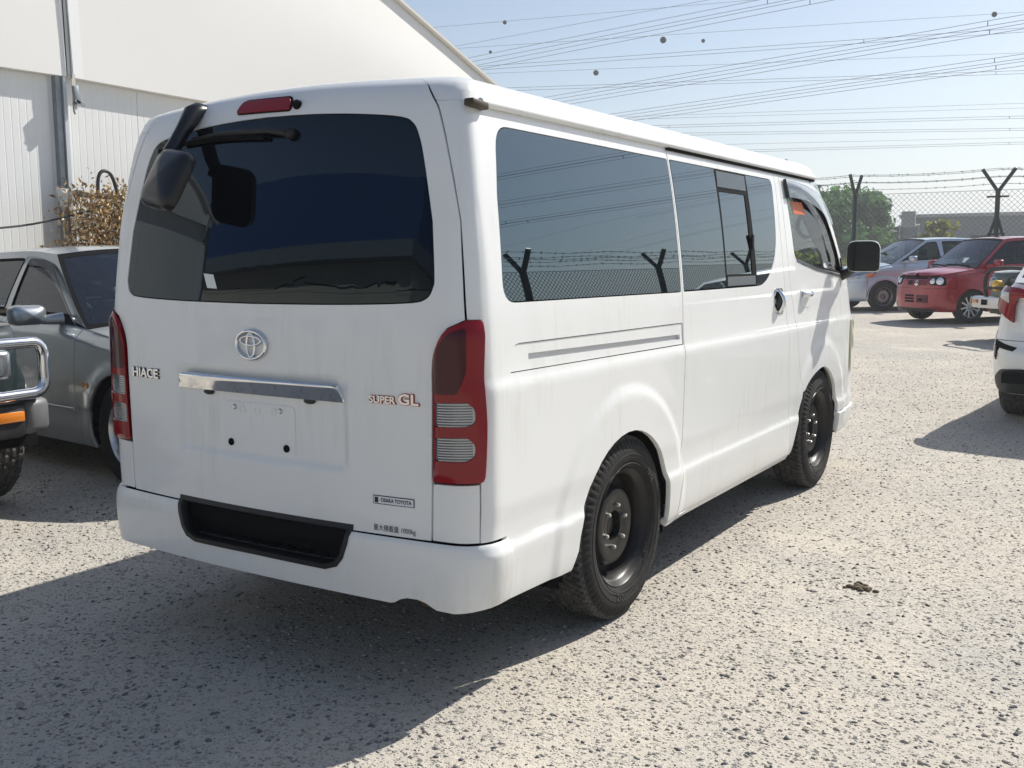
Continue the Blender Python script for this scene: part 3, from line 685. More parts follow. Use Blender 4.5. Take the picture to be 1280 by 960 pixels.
# high brake lamp, washer nozzle
bl = rpoly([(-.158, 1.812), (.118, 1.806), (.110, 1.846), (-.140, 1.852)], [.012, .012, .02, .02], 4)
panel('high_brake_lamp', [bl], PV, M['red_lens'], van, (.03, .02), .012, off=.010)
panel('brake_lamp_bezel', [shrink(bl, -.005)], PV, M['gap'], van, (.03, .02), .012, off=.004)
MB().ball(tuple(PV(np.array([.147]), np.array([1.818]), .004)[0]), .016, 12, 8).build('washer_nozzle', M['gap'], van, 60)
# rear wiper along the top of the glass
wp = empty('rear_wiper', parent=van)
pv_ = lambda u, v, o: tuple(PV(np.array([u]), np.array([v]), o)[0])
MB().tube([pv_(.13, 1.735, .02), pv_(.05, 1.745, .028), pv_(-.20, 1.752, .024), pv_(-.36, 1.745, .02)], [.012, .010, .007, .006], 8).build('wiper_arm', M['step'], wp, 60)
MB().tube([pv_(.02, 1.728, .014), pv_(-.20, 1.738, .016), pv_(-.44, 1.735, .014)], .008, 6).build('wiper_blade', M['gap'], wp, 60)
MB().ball(pv_(.135, 1.733, .010), .020, 12, 8).build('wiper_pivot', M['step'], wp, 60)
# paper slip on the rear glass
sl = [( -.245, 1.300), (-.195, 1.296), (-.172, 1.250), (-.222, 1.252)]
panel('paper_slip', [sl], PV, M['paper'], van, (.1, .1), 0, off=.0012)
# parking mirror on its bracket, high on the tailgate's corner
pm = empty('parking_mirror', parent=van)
def rbox(c, d, rot, r, mtl, name, parent, n=4, bulge=0.0):
    """rounded-rectangle slab (d.x by d.z, thickness d.y) with domed -Y side"""
    pl = rpoly([(-d[0] / 2, -d[2] / 2), (d[0] / 2, -d[2] / 2), (d[0] / 2, d[2] / 2), (-d[0] / 2, d[2] / 2)], r, n); m = len(pl); mb = MB(); vs = []
    for sc, y in ((.80, d[1] / 2), (1.0, d[1] * .35), (1.0, -d[1] * .1), (.93, -d[1] * .36), (.78, -d[1] / 2), (.45, -d[1] / 2 - bulge * .8), (.0, -d[1] / 2 - bulge)):
        vs += [Vector(c) + rot @ Vector((p[0] * sc, y, p[1] * sc)) for p in pl]
    fs = [(i * m + k, i * m + (k + 1) % m, (i + 1) * m + (k + 1) % m, (i + 1) * m + k) for i in range(6) for k in range(m)] + [tuple(range(m))]
    mb.add(vs, fs); return mb.build(name, mtl, parent, 50)
M['mhead'] = mat('glossy_black_plastic', (.008, .009, .012), .28)
b0 = Vector(pv_(-.405, 1.832, 0.0)); e1 = Vector((-.350, -.025, 1.69)); hc = Vector((-.285, -.085, 1.605))
d0 = (e1 - b0)
MB().tube([b0 + Vector((0, .03, .0)), b0 + Vector((0, -.008, .004)), b0 + Vector((.004, -.030, -.004)), b0 + d0 * .45 + Vector((0, -.012, .0)), b0 + d0 * .8, e1], [.034, .034, .033, .025, .025, .023], 12).build('mirror_arm', M['mhead'], pm, 50)
MB().box(e1 + Vector((.004, -.005, -.008)), (.055, .04, .05), Matrix.Rotation(R_(12), 3, 'Y'), bev=.006).build('mirror_hinge', M['gap'], pm, 40)
rot = Matrix.Rotation(R_(-8), 3, 'Z') @ Matrix.Rotation(R_(-24), 3, 'X') @ Matrix.Rotation(R_(10), 3, 'Y')
hd = rbox(hc, (.20, .05, .205), rot, .055, M['mhead'], 'mirror_head', pm, 6, .012)

# door mirrors
for s in (1, -1):
    dm = empty('door_mirror', parent=van)
    R0 = Matrix.Rotation(R_(12 * s), 3, 'Z')
    c = Vector((s * .968, 3.95, 1.348))
    pl = rpoly([(-.092, -.088), (.092, -.088), (.092, .09), (-.092, .09)], [.05, .03, .055, .05] if s > 0 else [.03, .05, .05, .055], 6); m = len(pl); vs = []; mb = MB()
    for sc, y in ((1.0, -.045), (1.03, -.02), (1.0, .02), (.86, .06), (.5, .085), (0, .09)):
        vs += [c + R0 @ Vector((p[0] * sc, y, p[1] * sc)) for p in pl]
    mb.add(vs, [(i * m + k, i * m + (k + 1) % m, (i + 1) * m + (k + 1) % m, (i + 1) * m + k) for i in range(5) for k in range(m)]); mb.build('mirror_housing', M['white'], dm, 50)
    mb = MB(); mb.add([c + R0 @ Vector((p[0] * .95, -.040, p[1] * .95)) for p in pl] , [tuple(range(m))]); mb.build('mirror_glass', M['mirror'], dm)
    MB().tube([Vector((s * .815, 4.06, 1.235)), Vector((s * .86, 4.03, 1.25)), c + Vector((-s * .055, .03, -.06))], [.035, .028, .024], 8).build('mirror_stalk', M['black'], dm, 50)
    tri = rpoly(SY([(4.05, 1.222), (4.17, 1.218), (4.065, 1.345)]), .01, 3)
    panel('mirror_base', [tri if s > 0 else mir(tri)], PV, M['black'], dm, (.05, .05), .012, off=.008)
# door handles
for s in (1, -1):
    for (y0, y1, z0, z1, nm) in ((2.715, 2.855, 1.058, 1.188, 'sliding_door_handle'), (3.165, 3.335, 1.075, 1.172, 'front_door_handle')):
        hw = rpoly(SY([(y0, z0), (y1, z0 - .004), (y1, z1), (y0, z1)]), .030, 6)
        h = panel(nm, [hw if s > 0 else mir(hw)], PV, M['white'] if 'front' in nm else M['chrome'], van, (.02, .02), .004, off=.003)
        if 'sliding' in nm:
            ym = (y0 + y1) / 2
            iw = rpoly(SY([(ym - .042, z0 + .016), (ym + .042, z0 + .014), (ym + .042, z1 - .014), (ym - .042, z1 - .016)]), .02, 4)
            panel('handle_well', [iw if s > 0 else mir(iw)], PV, M['gap'], h, (.03, .03), 0, off=.005)
            MB().tube([tuple(PV(np.array([s * UY(ym - .01, v)]), np.array([v]), .004 + .028 * math.sin(math.pi * t))[0]) for t, v in zip(np.linspace(0, 1, 7), np.linspace(z0 + .012, z1 - .012, 7))], .012, 8).build('handle_grip', M['chrome'], h, 60)
        else:
            MB().tube([tuple(PV(np.array([s * UY(y, 1.145)]), np.array([1.145]), .003 + .026 * math.sin(math.pi * t) ** .6)[0]) for t, y in zip(np.linspace(0, 1, 7), np.linspace(y0 + .02, y1 - .02, 7))], .017, 8).build('handle_grip', M['chrome'], h, 60)

# ---- wheels
def tyre_mesh(R=.345, W=.195, rr=.205, n=216, blocks=True, name='tyre', grooves=4):
    h = W / 2; sw = R - rr
    prof = [(rr, h * .80), (rr + sw * .12, h * .92), (rr + sw * .35, h * 1.04), (rr + sw * .60, h * 1.05), (rr + sw * .78, h * .99), (R - .013, h * .90), (R - .004, h * .80)]
    t = []
    k = 2 * grooves + 1
    for i in range(k + 1):
        x = h * .78 - 2 * h * .78 * i / k
        t.append((x, i))
    tread = []
    for i in range(k):
        x0 = h * .78 - 1.56 * h * i / k; x1 = h * .78 - 1.56 * h * (i + 1) / k
        r = R if i % 2 == 0 else R - .008
        tread += [(r, x0 - .0005), (r, x1 + .0005)]
    full = prof + tread + [(r, -x) for r, x in prof[::-1]]
    na = 5; nt_ = len(prof)
    def rmod(kk, i):
        if not blocks: return 0
        if nt_ - 3 <= i < nt_ + len(tread) + 3:
            j = i - nt_
            ph = (kk + (2 if (j // 4) % 2 else 0)) % 4
            if ph in (0,): return -.011
        return 0
    mb = MB(); mb.lathe(full, 'X', n, rmod=rmod); m1 = len(full) - 1
    mb.m = [1 if nt_ - 2 <= (q % m1) < nt_ + len(tread) + 1 else 0 for q in range(len(mb.f))]
    ring = []                                   # raised band rings on the sidewall
    return mb
def lathe_mesh(prof, n=48): mb = MB(); mb.lathe(prof, 'X', n); return mb
def put(mb, name, mtl, parent, smooth=35):
    return mb.build(name, mtl, parent, smooth)
M['tread'] = mat('dusty_tread_rubber', (.05, .05, .049), rough=.85, spec=.25, var=.8, vscale=30, col2=(.13, .125, .115))
def steel_wheel(parent, loc, R, W, rr, left, metal, nut_n=6, dome=True, hi=True):
    wroot = empty('wheel', loc, math.pi if left else 0, parent)
    put(tyre_mesh(R, W, rr, 288 if hi else 144, True), 'tyre', [M['rubber'], M['tread']], wroot, 32)
    h = W / 2; k = rr / .205
    if hi:
        rg = MB()
        for r in (R * .80, R * .70): rg.lathe([(r - .002, h * 1.035), (r, h * 1.062), (r + .002, h * 1.035)], 'X', 96)
        rg.build('sidewall_rib', M['rubber'], wroot, 60)
        sy = text_mesh('SY01', .034, .0012)
        co = np.zeros(len(sy.vertices) * 3); sy.vertices.foreach_get('co', co); co = co.reshape(-1, 3)
        for base, nm in ((-100, 'tyre_lettering'), (40, 'tyre_lettering')):
            me = sy.copy(); out = []
            for c in co:
                a = R_(base) + c[0] / (R * .75) ; r = R * .752 + c[1]; out += [h * 1.054 + c[2], r * math.cos(a), r * math.sin(a)]
            me.vertices.foreach_set('co', out); me.materials.clear(); me.materials.append(M['tyre_letter']); me.update()
            o = bpy.data.objects.new(nm, me); COL.objects.link(o); o.parent = wroot
    x0 = h * .84
    prof = [(.000, x0 - .10), (.046 * k, x0 - .10), (.050 * k, x0 - .060), (.054 * k, x0 - .036), (.082 * k, x0 - .034), (.112 * k, x0 - .024), (.130 * k, x0 - .030), (.140 * k, x0 - .047), (.146 * k, x0 - .076), (.152 * k, x0 - .092), (.164 * k, x0 - .096), (.175 * k, x0 - .086), (.181 * k, x0 - .060), (.186 * k, x0 - .022), (.194 * k, x0 - .012), (.203 * k, x0 - .004), (.209 * k, x0 + .004), (.212 * k, x0 - .002), (.206 * k, x0 - .03)]
    put(lathe_mesh(prof, 72), 'rim', metal, wroot, 40)
    hb = MB(); hb.lathe([(0, x0 - .052), (.030 * k, x0 - .052), (.040 * k, x0 - .060), (.046 * k, x0 - .09)], 'X', 24); hb.build('hub_cap', metal, wroot, 40)
    vm = None
    for i in range(10):
        a = 2 * math.pi * i / 10
        v = MB(); pts = rpoly([(-.012, -.017), (.012, -.017), (.012, .017), (-.012, .017)], .008, 3)
        v.add([Vector((x0 - .0935 + (p[0] + .0) * .0, (.161 * k + p[0] * .6) * math.cos(a) - p[1] * math.sin(a), (.161 * k + p[0] * .6) * math.sin(a) + p[1] * math.cos(a))) for p in pts], [tuple(range(len(pts)))])
        v.build('vent_shade_disc', M['gap'], wroot)  # flat black disc on the rim stands in for an open hole's shade
    nm_ = None
    for i in range(nut_n):
        a = 2 * math.pi * (i + .3) / nut_n; c = (x0 - .033, .074 * k * math.cos(a), .074 * k * math.sin(a))
        if nm_ is None:
            mb = MB(); mb.lathe([(0, .016), (.005, .015), (.0085, .009), (.0095, 0), (.0095, -.006)], 'X', 8); o = mb.build('wheel_nut', M['nut'], wroot, 30); nm_ = o.data
        else: o = link('wheel_nut', nm_, wroot)
        o.location = c
    return wroot
M['tyre_letter'] = mat('worn_tyre_lettering', (.075, .075, .075), .7)
for (x, y) in ((.735, 1.03), (.735, 3.60)):
    steel_wheel(van, (x, y, .345), .345, .195, .218, False, M['steel_black'])
    steel_wheel(van, (-x, y, .345), .345, .195, .218, True, M['steel_black'], hi=False)
# wheel wells, floor, axle, exhaust, mud flaps
for cy, fr in ((1.01, 0), (3.55, 1)):
    for s in (1, -1):
        mb = MB()
        mb.grid(lambda x, a: (s * x, cy + .44 * math.cos(a), .33 + .42 * math.sin(a)), [.42, .60, .80], np.linspace(-.25, math.pi + .25, 20))
        mb.grid(lambda r, a: (s * .42, cy + r * .44 * math.cos(a), .33 + r * .42 * math.sin(a)), [0, .5, 1], np.linspace(-.25, math.pi + .25, 20))
        mb.build('wheel_well', M['gap'], van, 60)
fl_ = MB(); fl_.box((0, 2.30, .36), (1.50, 1.9, .10)); fl_.box((0, .38, .40), (1.40, .66, .10)); fl_.box((0, 4.15, .42), (1.3, .6, .1)); fl_.box((0, 1.0, .46), (.84, .7, .06)); fl_.box((0, 3.55, .46), (.84, .7, .06))
fl_.build('floor_pan', M['gap'], van)
ax_ = MB(); ax_.tube([(-.66, 1.03, .33), (.66, 1.03, .33)], .045, 10); ax_.ball((0.05, 1.03, .32), .13, 12, 8); ax_.tube([(-.66, 3.6, .33), (.66, 3.6, .33)], .035, 8)
ax_.build('axle', M['black'], van, 50)
ex = MB(); ex.tube([(.45, 1.9, .30), (.5, 1.5, .34), (.5, .8, .33), (.62, .35, .325), (.63, .06, .322)], .030, 10); ex.build('exhaust_pipe', mat('rusty_steel', (.10, .07, .05), .7, .5, var=.5, vscale=20), van, 50)
for s in (1, -1):
    MB().box((s * .66, 3.06, .46), (.30, .02, .44)).build('sun_block_plate', M['gap'], van)  # added plate, stops sun leaking through the front arch onto the ground
    MB().box((s * .64, .60, .42), (.34, .02, .34)).build('sun_block_plate', M['gap'], van)  # added likewise, keeps the van's shadow unbroken behind the rear wheel
    MB().box((s * .755, 3.985, .37), (.17, .012, .20), bev=.004).build('mud_flap', M['gap'], van)
# sill edge under the doors
for s in (1, -1):
    sl_ = SY([(1.40, .262), (3.02, .262), (3.02, .282), (1.40, .282)])
    panel('sill_flange', [sl_ if s > 0 else mir(sl_)], PV, M['white2'], van, (.1, .03), .03, off=.002)
# cabin: dashboard, wheel, seats, headlining, grip
cb = MB(); cb.box((0, 4.02, .98), (1.48, .42, .44), bev=.08); cb.build('dashboard', M['lining'], van, 40)
MB().tube([Vector((.36, 3.80, 1.12)) + Matrix.Rotation(R_(-52), 3, 'X') @ Vector((.19 * math.cos(a), .19 * math.sin(a), 0)) for a in np.linspace(0, 2 * math.pi, 28, endpoint=False)], .016, 8, closed=True).build('steering_wheel', M['black'], van, 60)
for sx_ in (.42, -.42):
    st0 = empty('front_seat', parent=van)
    MB().box((sx_, 3.32, .82), (.50, .50, .16), bev=.05).build('seat_cushion', M['seat'], st0, 50)
    MB().box((sx_, 3.07, 1.14), (.46, .13, .54), Matrix.Rotation(R_(8), 3, 'X'), bev=.05).build('seat_back', M['seat'], st0, 50)
    MB().box((sx_, 3.02, 1.49), (.25, .10, .16), bev=.04).build('headrest', M['seat'], st0, 50)
MB().box((0, 2.35, 1.80), (1.38, 3.0, .02)).build('headlining', M['lining'], van)
MB().box((0, 2.0, .50), (1.5, 3.4, .04)).build('cabin_floor', M['lining'], van)
MB().box((0, 2.98, .90), (1.44, .03, .74)).build('cabin_partition', M['lining'], van)
pt_ = SY([(3.38, 1.70), (3.44, 1.625), (3.56, 1.545), (3.70, 1.435), (3.80, 1.36), (3.83, 1.31), (3.45, 1.275), (4.10, 1.225), (4.04, 1.37), (3.89, 1.55), (3.72, 1.66), (3.52, 1.72)])
for s in (1,): panel('cabin_shade_sheet', [dens(pt_ if s > 0 else mir(pt_), .08)], PV, M['lining'], van, (.08, .08), .01, off=-.055)  # dark sheet added inside the window, stands in for the dim cabin
gp_ = [(-.72, 3.60 + .05 * math.sin(t), 1.47 + .12 * math.cos(t)) for t in np.linspace(-.2, math.pi + .2, 12)]
MB().tube(catmull([(.71, 3.86, 1.585), (.67, 3.72, 1.598), (.655, 3.65, 1.525), (.67, 3.75, 1.465), (.71, 3.92, 1.49)], 5), .013, 8).build('grab_handle', M['black'], van, 60)
sk = SY([(3.22, 1.578), (3.43, 1.580), (3.39, 1.648), (3.17, 1.645)])
panel('window_sticker', [sk], PV, M['sticker_red'], van, (.1, .1), 0, off=-.0125)
# ------------------------------------------------------------------ other vehicles: one builder, one table each
def clip_x(poly, lo, hi):
    def cut(P, val, keep_less):
        out = []
        for i in range(len(P)):
            a, b = P[i - 1], P[i]; ia = (a[0] <= val) == keep_less or a[0] == val; ib = (b[0] <= val) == keep_less or b[0] == val
            if ia != ib:
                t = (val - a[0]) / (b[0] - a[0]); out.append((val, a[1] + t * (b[1] - a[1])))
            if ib: out.append(b)
        return out
    return cut(cut(poly, hi, True), lo, False)
def thin(poly, d=.012):
    out = []
    for p in poly:
        if not out or math.hypot(p[0] - out[-1][0], p[1] - out[-1][1]) > d: out.append(p)
    return out

def spoke_wheel(parent, loc, R, W, rr, left, style, n_sp, metal):
    wr = empty('wheel', loc, math.pi if left else 0, parent)
    put(tyre_mesh(R, W, rr, 144, True, grooves=4), 'tyre', [M['rubber'], M['tread']], wr, 32)
    h = W / 2; x0 = h * .86
    put(lathe_mesh([(rr * .70, x0 - .14), (rr * .90, x0 - .13), (rr * .92, x0 - .03), (rr * .97, x0 - .008), (rr * 1.02, x0 + .002), (rr * 1.035, x0 - .004), (rr, x0 - .03)], 48), 'rim', metal, wr, 40)
    put(lathe_mesh([(0, x0 - .12), (rr * .72, x0 - .12)], 32), 'brake_disc', M['brake'], wr, 40)
    for i in range(n_sp):
        a = 2 * math.pi * i / n_sp + .2; mb = MB(); w0, w1 = (rr * .20, rr * .15) if n_sp <= 6 else (rr * .085, rr * .07)
        pts = []
        for (r, ww, xx) in ((rr * .16, w0, x0 - .035), (rr * .55, w1 * .9, x0 - .018), (rr * .96, w1 * 1.15, x0 - .012)):
            for sgn, dx in ((-1, 0), (1, 0), (1, -.028), (-1, -.028)):
                pts.append(Vector((xx + dx, r * math.cos(a) - sgn * ww * math.sin(a), r * math.sin(a) + sgn * ww * math.cos(a))))
        mb.add(pts, [(j * 4 + k, j * 4 + (k + 1) % 4, (j + 1) * 4 + (k + 1) % 4, (j + 1) * 4 + k) for j in range(2) for k in range(4)] + [(0, 1, 2, 3), (8, 11, 10, 9)])
        mb.build('spoke', metal, wr, 30)
    put(lathe_mesh([(0, x0 - .018), (rr * .12, x0 - .019), (rr * .17, x0 - .026), (rr * .24, x0 - .036), (rr * .25, x0 - .07)], 24), 'hub_cap', metal, wr, 40)
    return wr
M['brake'] = mat('brake_steel', (.06, .055, .05), .6, .6)

class Car: pass
def build_car(root, S, paint):
    C = Car(); C.root = root
    s, c, n = outline_tab(S['plan'], 8); L = s[-1]; C.L = L
    fs, ff, fr = Pchip(*zip(*S['sd'])), Pchip(*zip(*S['fd'])), Pchip(*zip(*S['rd'])); belt = Pchip(*zip(*S['belt'])); C.belt = belt
    ar = S['arch']
    def P(u, v, off=0.):
        u = np.asarray(u, float); v = np.asarray(v, float); u, v = np.broadcast_arrays(u, v)
        a = np.abs(u); sg = np.where(u >= 0, 1., -1.); o_ = a > L; sg = np.where(o_, -sg, sg); a = np.where(o_, 2 * L - a, a)
        x = np.interp(a, s, c[:, 0]); y = np.interp(a, s, c[:, 1]); nx = np.interp(a, s, n[:, 0]); ny = np.interp(a, s, n[:, 1]); l = np.hypot(nx, ny); nx, ny = nx / l, ny / l
        w2 = nx * nx; d = w2 * fs(v) + (1 - w2) * np.where(ny > 0, ff(v), fr(v))
        for cy, r in ar:
            q = np.hypot(y - cy, v - S['wr']); d = d - np.where(w2 > .5, w2, 0) * S.get('flare', .012) * (1 - sstep(r + .02, r + .10, q))
        # shoulder rounding under the belt / bonnet edge
        zt = belt(y); d = d + S.get('shoulder', .05) * sstep(-.10, .0, v - zt) ** 2 - off
        return np.stack([sg * np.maximum(x - nx * d, 0), y - ny * d, v], -1)
    C.P = P
    ug = np.linspace(0.0, L, 1200); yg = np.interp(ug, s, c[:, 1]); side = np.interp(ug, s, n[:, 0]) > .5
    us_, ys_ = ug[side], yg[side]
    U = lambda y: float(np.interp(y, ys_, us_)); C.U = U
    YU = lambda u: float(np.interp(u if u <= L else 2 * L - u, ug, yg))
    C.YU = YU
    zb = S['zb']
    def arch_pts(cy, r, z0):
        a0 = math.asin(max(-1, min(1, (z0 - S['wr']) / r)))
        return [(cy - r * math.cos(a), S['wr'] + r * math.sin(a)) for a in np.linspace(a0, math.pi - a0, 18)]
    (ry, rr_), (fy, fr_) = ar
    yb_f, yb_r = S['bump_f'], S['bump_r']; zbt = S['zbump']
    g = .004
    def side_piece(name, y0, y1):
        """body side between two y lines, from sill to belt, with any wheel arch in it"""
        top = [(y, float(belt(y))) for y in np.linspace(y1, y0, max(3, int((y1 - y0) / .05)))]
        bot = [(y0, zb)]
        for cy, r in ar:
            if y0 < cy - r and cy + r < y1: bot += arch_pts(cy, r, zb + .001)
            elif y0 < cy - r * .8 < y1 and cy + r >= y1:
                bot += [p for p in arch_pts(cy, r, zb + .001) if p[0] < y1]
            elif y0 < cy + r * .8 < y1 and cy - r <= y0:
                bot = [p for p in arch_pts(cy, r, zb + .001) if p[0] > y0]
        if not any(abs(bot[-1][0] - y1) < .02 for _ in (0,)): bot += [(y1, zb if not any(abs(y1 - cy) < r for cy, r in ar) else bot[-1][1])]
        lp = dens(thin([(U(y), z) for y, z in bot + top]), .08)
        for k in S.get('sides', (1, -1)):
            o = panel(name, [lp if k > 0 else mir(lp)], P, paint, root, (.05, .035), .018)
    cuts_ = [yb_r] + S['gaps'] + [yb_f]
    for i, nm in enumerate(S['names']):
        side_piece(nm, cuts_[i] + g, cuts_[i + 1] - g)
    # bumpers and nose / tail faces wrap round the ends
    def wrap(name, y_side, z0, z1, m, end, off=0.0, top=False):
        u0 = U(y_side)
        if end == 'f': us = np.linspace(u0 + g, 2 * L - u0 - g, 48)
        else: us = np.linspace(-u0 + g, u0 - g, 48)
        hi = [(u, (float(belt(YU(abs(u)))) if top else z1)) for u in us[::-1]]; lo = [(u, z0) for u in us]
        return panel(name, [dens(lo + hi, .1)], P, m, root, (.05, .03), .02, off=off)
    C.fb = wrap('front_bumper', yb_f, zb + .0, zbt - g, S.get('bmat', paint), 'f', .012)
    C.nose = wrap('nose_panel', yb_f, zbt, 0, paint, 'f', 0, True)
    C.rb = wrap('rear_bumper', yb_r, zb + S.get('rb_up', 0), S.get('zbump_r', zbt) - g, S.get('rbmat', S.get('bmat', paint)), 'r', .012)
    C.tail = wrap('tail_panel', yb_r, S.get('zbump_r', zbt), 0, paint, 'r', 0, True)
    # bonnet
    yc = S['cowl']
    def top_face(name, ua, ub, crown):
        us = np.linspace(ua, ub, 60); bd = P(us, np.array([float(belt(YU(abs(u)))) for u in us])); bx = bd[:, 0]; by = bd[:, 1]
        k = by.argsort(); yy = by[k]; xx = np.abs(bx[k])
        def f(x, y, off=0.):
            xe = np.maximum(np.interp(y, yy, xx), .05); return np.stack([x, y, belt(y) + crown * np.clip(1 - (x / xe) ** 2, 0, 1) + off], -1)
        return f, [(float(a), float(b)) for a, b in zip(bx, by)]
    f, lp = top_face('bonnet', U(yc), 2 * L - U(yc), S.get('hcrown', .05))
    # polygon may run clockwise in (x, y); the panel code fixes that
    C.bonnet = panel('bonnet', [thin(lp, .01)], f, S.get('hood_paint', paint), root, (.08, .06), .012)
    if S.get('deck'):
        f2, lp2 = top_face('boot_lid', -U(S['deck']), U(S['deck']), .03)
        panel('boot_lid', [thin(lp2, .01)], f2, paint, root, (.08, .06), .012)
    # greenhouse
    zr = Pchip(*zip(*S['roof'])); tum = S['tumble']; ya, yat = S['ws']; yr0, yrt = S['rs']
    xb = lambda y: np.interp(y, ys_, P(us_, belt(ys_))[:, 0])
    zmid = float(zr(yat))
    def GX(y, z): return xb(y) - .006 - tum * np.clip((z - belt(y)) / .45, -.2, 1.2) ** 1.25 * np.sign(z - belt(y)) if False else xb(y) - .006 - tum * np.clip((z - belt(y)) / .45, 0, 1.3) ** 1.2
    zc = float(belt(ya)); zc2 = float(belt(yr0))
    WY = lambda x, z: ya + .12 - (np.asarray(z) - zc) / (zmid - zc) * (ya - yat) - .22 * np.asarray(x) ** 2
    zmr = float(zr(yrt))
    BY = lambda x, z: yr0 - .06 + (np.asarray(z) - zc2) / (zmr - zc2) * (yrt - yr0) + .12 * np.asarray(x) ** 2
    def edge(F, z, y0):
        y = y0
        for _ in range(40): y = .5 * y + .5 * float(F(GX(y, z), z))
        return y
    def line(F, y0, ztop_y):
        out = []
        z = None
        for t in np.linspace(0, 1, 9):
            y = y0
            for _ in range(30):
                zz = float(belt(y)) + t * (float(zr(y)) - float(belt(y))); y = .5 * y + .5 * float(F(GX(y, zz), zz))
            out.append((y, zz))
        return out
    Al = line(WY, ya, yat); Cl = line(BY, yr0, yrt)
    roofl = [(y, float(zr(y))) for y in np.linspace(Al[-1][0], Cl[-1][0], 14)[1:-1]]
    beltl = [(y, float(belt(y)) + .001) for y in np.linspace(Cl[0][0], Al[0][0], 16)[1:-1]]
    gb = Al + roofl + Cl[::-1] + beltl
    gs = lambda y, z, off=0.: np.stack([GX(np.asarray(y), np.asarray(z)) + off, np.asarray(y, float) + 0 * np.asarray(z), np.asarray(z, float)], -1)
    wins = []
    ins = shrink(dens(gb, .05), S.get('pillar', .055))
    ins = [(p[0], max(p[1], float(belt(p[0])) + .012)) for p in ins]
    for (y0, y1) in S['wins']:
        w_ = thin(clip_x(ins, y0, y1), .01)
        if len(w_) > 3: wins.append(thin(rpoly(thin(w_, .05), .03, 3), .006))
    for k in S.get('sides', (1, -1)):
        panel('cabin_frame', [thin(dens(gb, .06), .01)] + wins, gs, S.get('frame_paint', paint), root, (.08, .05), .02, mirror=(k < 0))
        for w_ in wins: panel('side_window', [shrink(w_, .002)], gs, S.get('glass', M['tglass']), root, (.12, .12), 0, off=-.006, mirror=(k < 0))
        for w_ in wins: panel('window_seal', [shrink(w_, -.004), shrink(w_, .010)], gs, M['gap'], root, (.12, .12), .006, off=.002, mirror=(k < 0))
    xa_b, xa_t = float(GX(*Al[0])), float(GX(*Al[-1])); xc_b, xc_t = float(GX(*Cl[0])), float(GX(*Cl[-1]))
    rc = S.get('rcrown', .05)
    wsf = lambda x, z, off=0.: np.stack([np.asarray(x, float) + 0 * z, WY(x, z) + off, np.asarray(z, float)], -1)
    rsf = lambda x, z, off=0.: np.stack([np.asarray(x, float) + 0 * z, BY(x, z) - off, np.asarray(z, float)], -1)
    def screen(Ln, xt, crown, drop):
        side_ = [(float(GX(*p)), p[1]) for p in Ln]
        top = [(x, side_[-1][1] + crown * (1 - (x / xt) ** 2)) for x in np.linspace(xt, -xt, 13)[1:-1]]
        bot = [(x, side_[0][1] + drop * (1 - (x / side_[0][0]) ** 2)) for x in np.linspace(-side_[0][0], side_[0][0], 13)[1:-1]]
        return side_ + top + [(-x, z) for x, z in side_[::-1]] + bot
    wp_ = screen(Al, xa_t, rc, .0); rp_ = screen(Cl, xc_t, rc, .0)
    C.ws = panel('windscreen', [shrink(dens(wp_, .06), .022)], wsf, S.get('wsglass', M['wsglass']), root, (.1, .08), 0, off=-.004, flip=True)
    panel('windscreen_frame', [dens(wp_, .06), shrink(dens(wp_, .06), .028)], wsf, M['gap'], root, (.1, .08), .01, off=-.001, flip=True)
    panel('rear_screen', [shrink(dens(rp_, .06), .03)], rsf, M['tglass'], root, (.1, .08), 0, off=-.004)
    panel('rear_screen_frame', [dens(rp_, .06), shrink(dens(rp_, .06), .035)], rsf, paint, root, (.1, .08), .01, off=-.001)
    # roof
    ye = np.linspace(Cl[-1][0], Al[-1][0], 16); xe_ = np.array([float(GX(y, float(zr(y)))) for y in ye])
    rf_ = lambda x, y, off=0.: np.stack([np.asarray(x, float) + 0 * y, np.asarray(y, float), zr(y) + rc * np.clip(1 - (x / np.interp(y, ye, xe_)) ** 2, 0, 1) ** .8 + off], -1)
    front = [(x, float(WY(x, zmid + rc * (1 - (x / xa_t) ** 2)))) for x in np.linspace(xe_[-1], -xe_[-1], 13)[1:-1]]
    back = [(x, float(BY(x, zmr + rc * (1 - (x / xc_t) ** 2)))) for x in np.linspace(-xe_[0], xe_[0], 13)[1:-1]]
    rl = [(x, y) for x, y in zip(xe_, ye)] + front + [(-x, y) for x, y in zip(xe_[::-1], ye[::-1])] + back
    C.roof = panel('roof', [thin(rl, .01)], rf_, S.get('roof_paint', paint), root, (.1, .1), .02)
    C.GX, C.gs, C.Al = GX, gs, Al
    # cabin: tub, seats, dashboard, steering wheel
    w0 = float(c[:, 0].max()); zf = zb + .10; zt_ = zc - .05
    tb = MB(); yy0, yy1 = S['rs'][0] + .1, ya + .05
    tb.box((0, (yy0 + yy1) / 2, zf), (2 * w0 - .2, yy1 - yy0, .06))
    for k in (1, -1): tb.box((k * (w0 - .11), (yy0 + yy1) / 2, (zf + zt_) / 2), (.04, yy1 - yy0, zt_ - zf))
    tb.box((0, yy0, (zf + zt_) / 2), (2 * w0 - .2, .04, zt_ - zf)); tb.build('cabin_tub', M['lining'], root)
    MB().box((0, ya - .10, zc - .13), (2 * w0 - .28, .42, .24), bev=.07).build('dashboard', M['lining'], root, 40)
    sm = S.get('seat', M['seat_grey'])
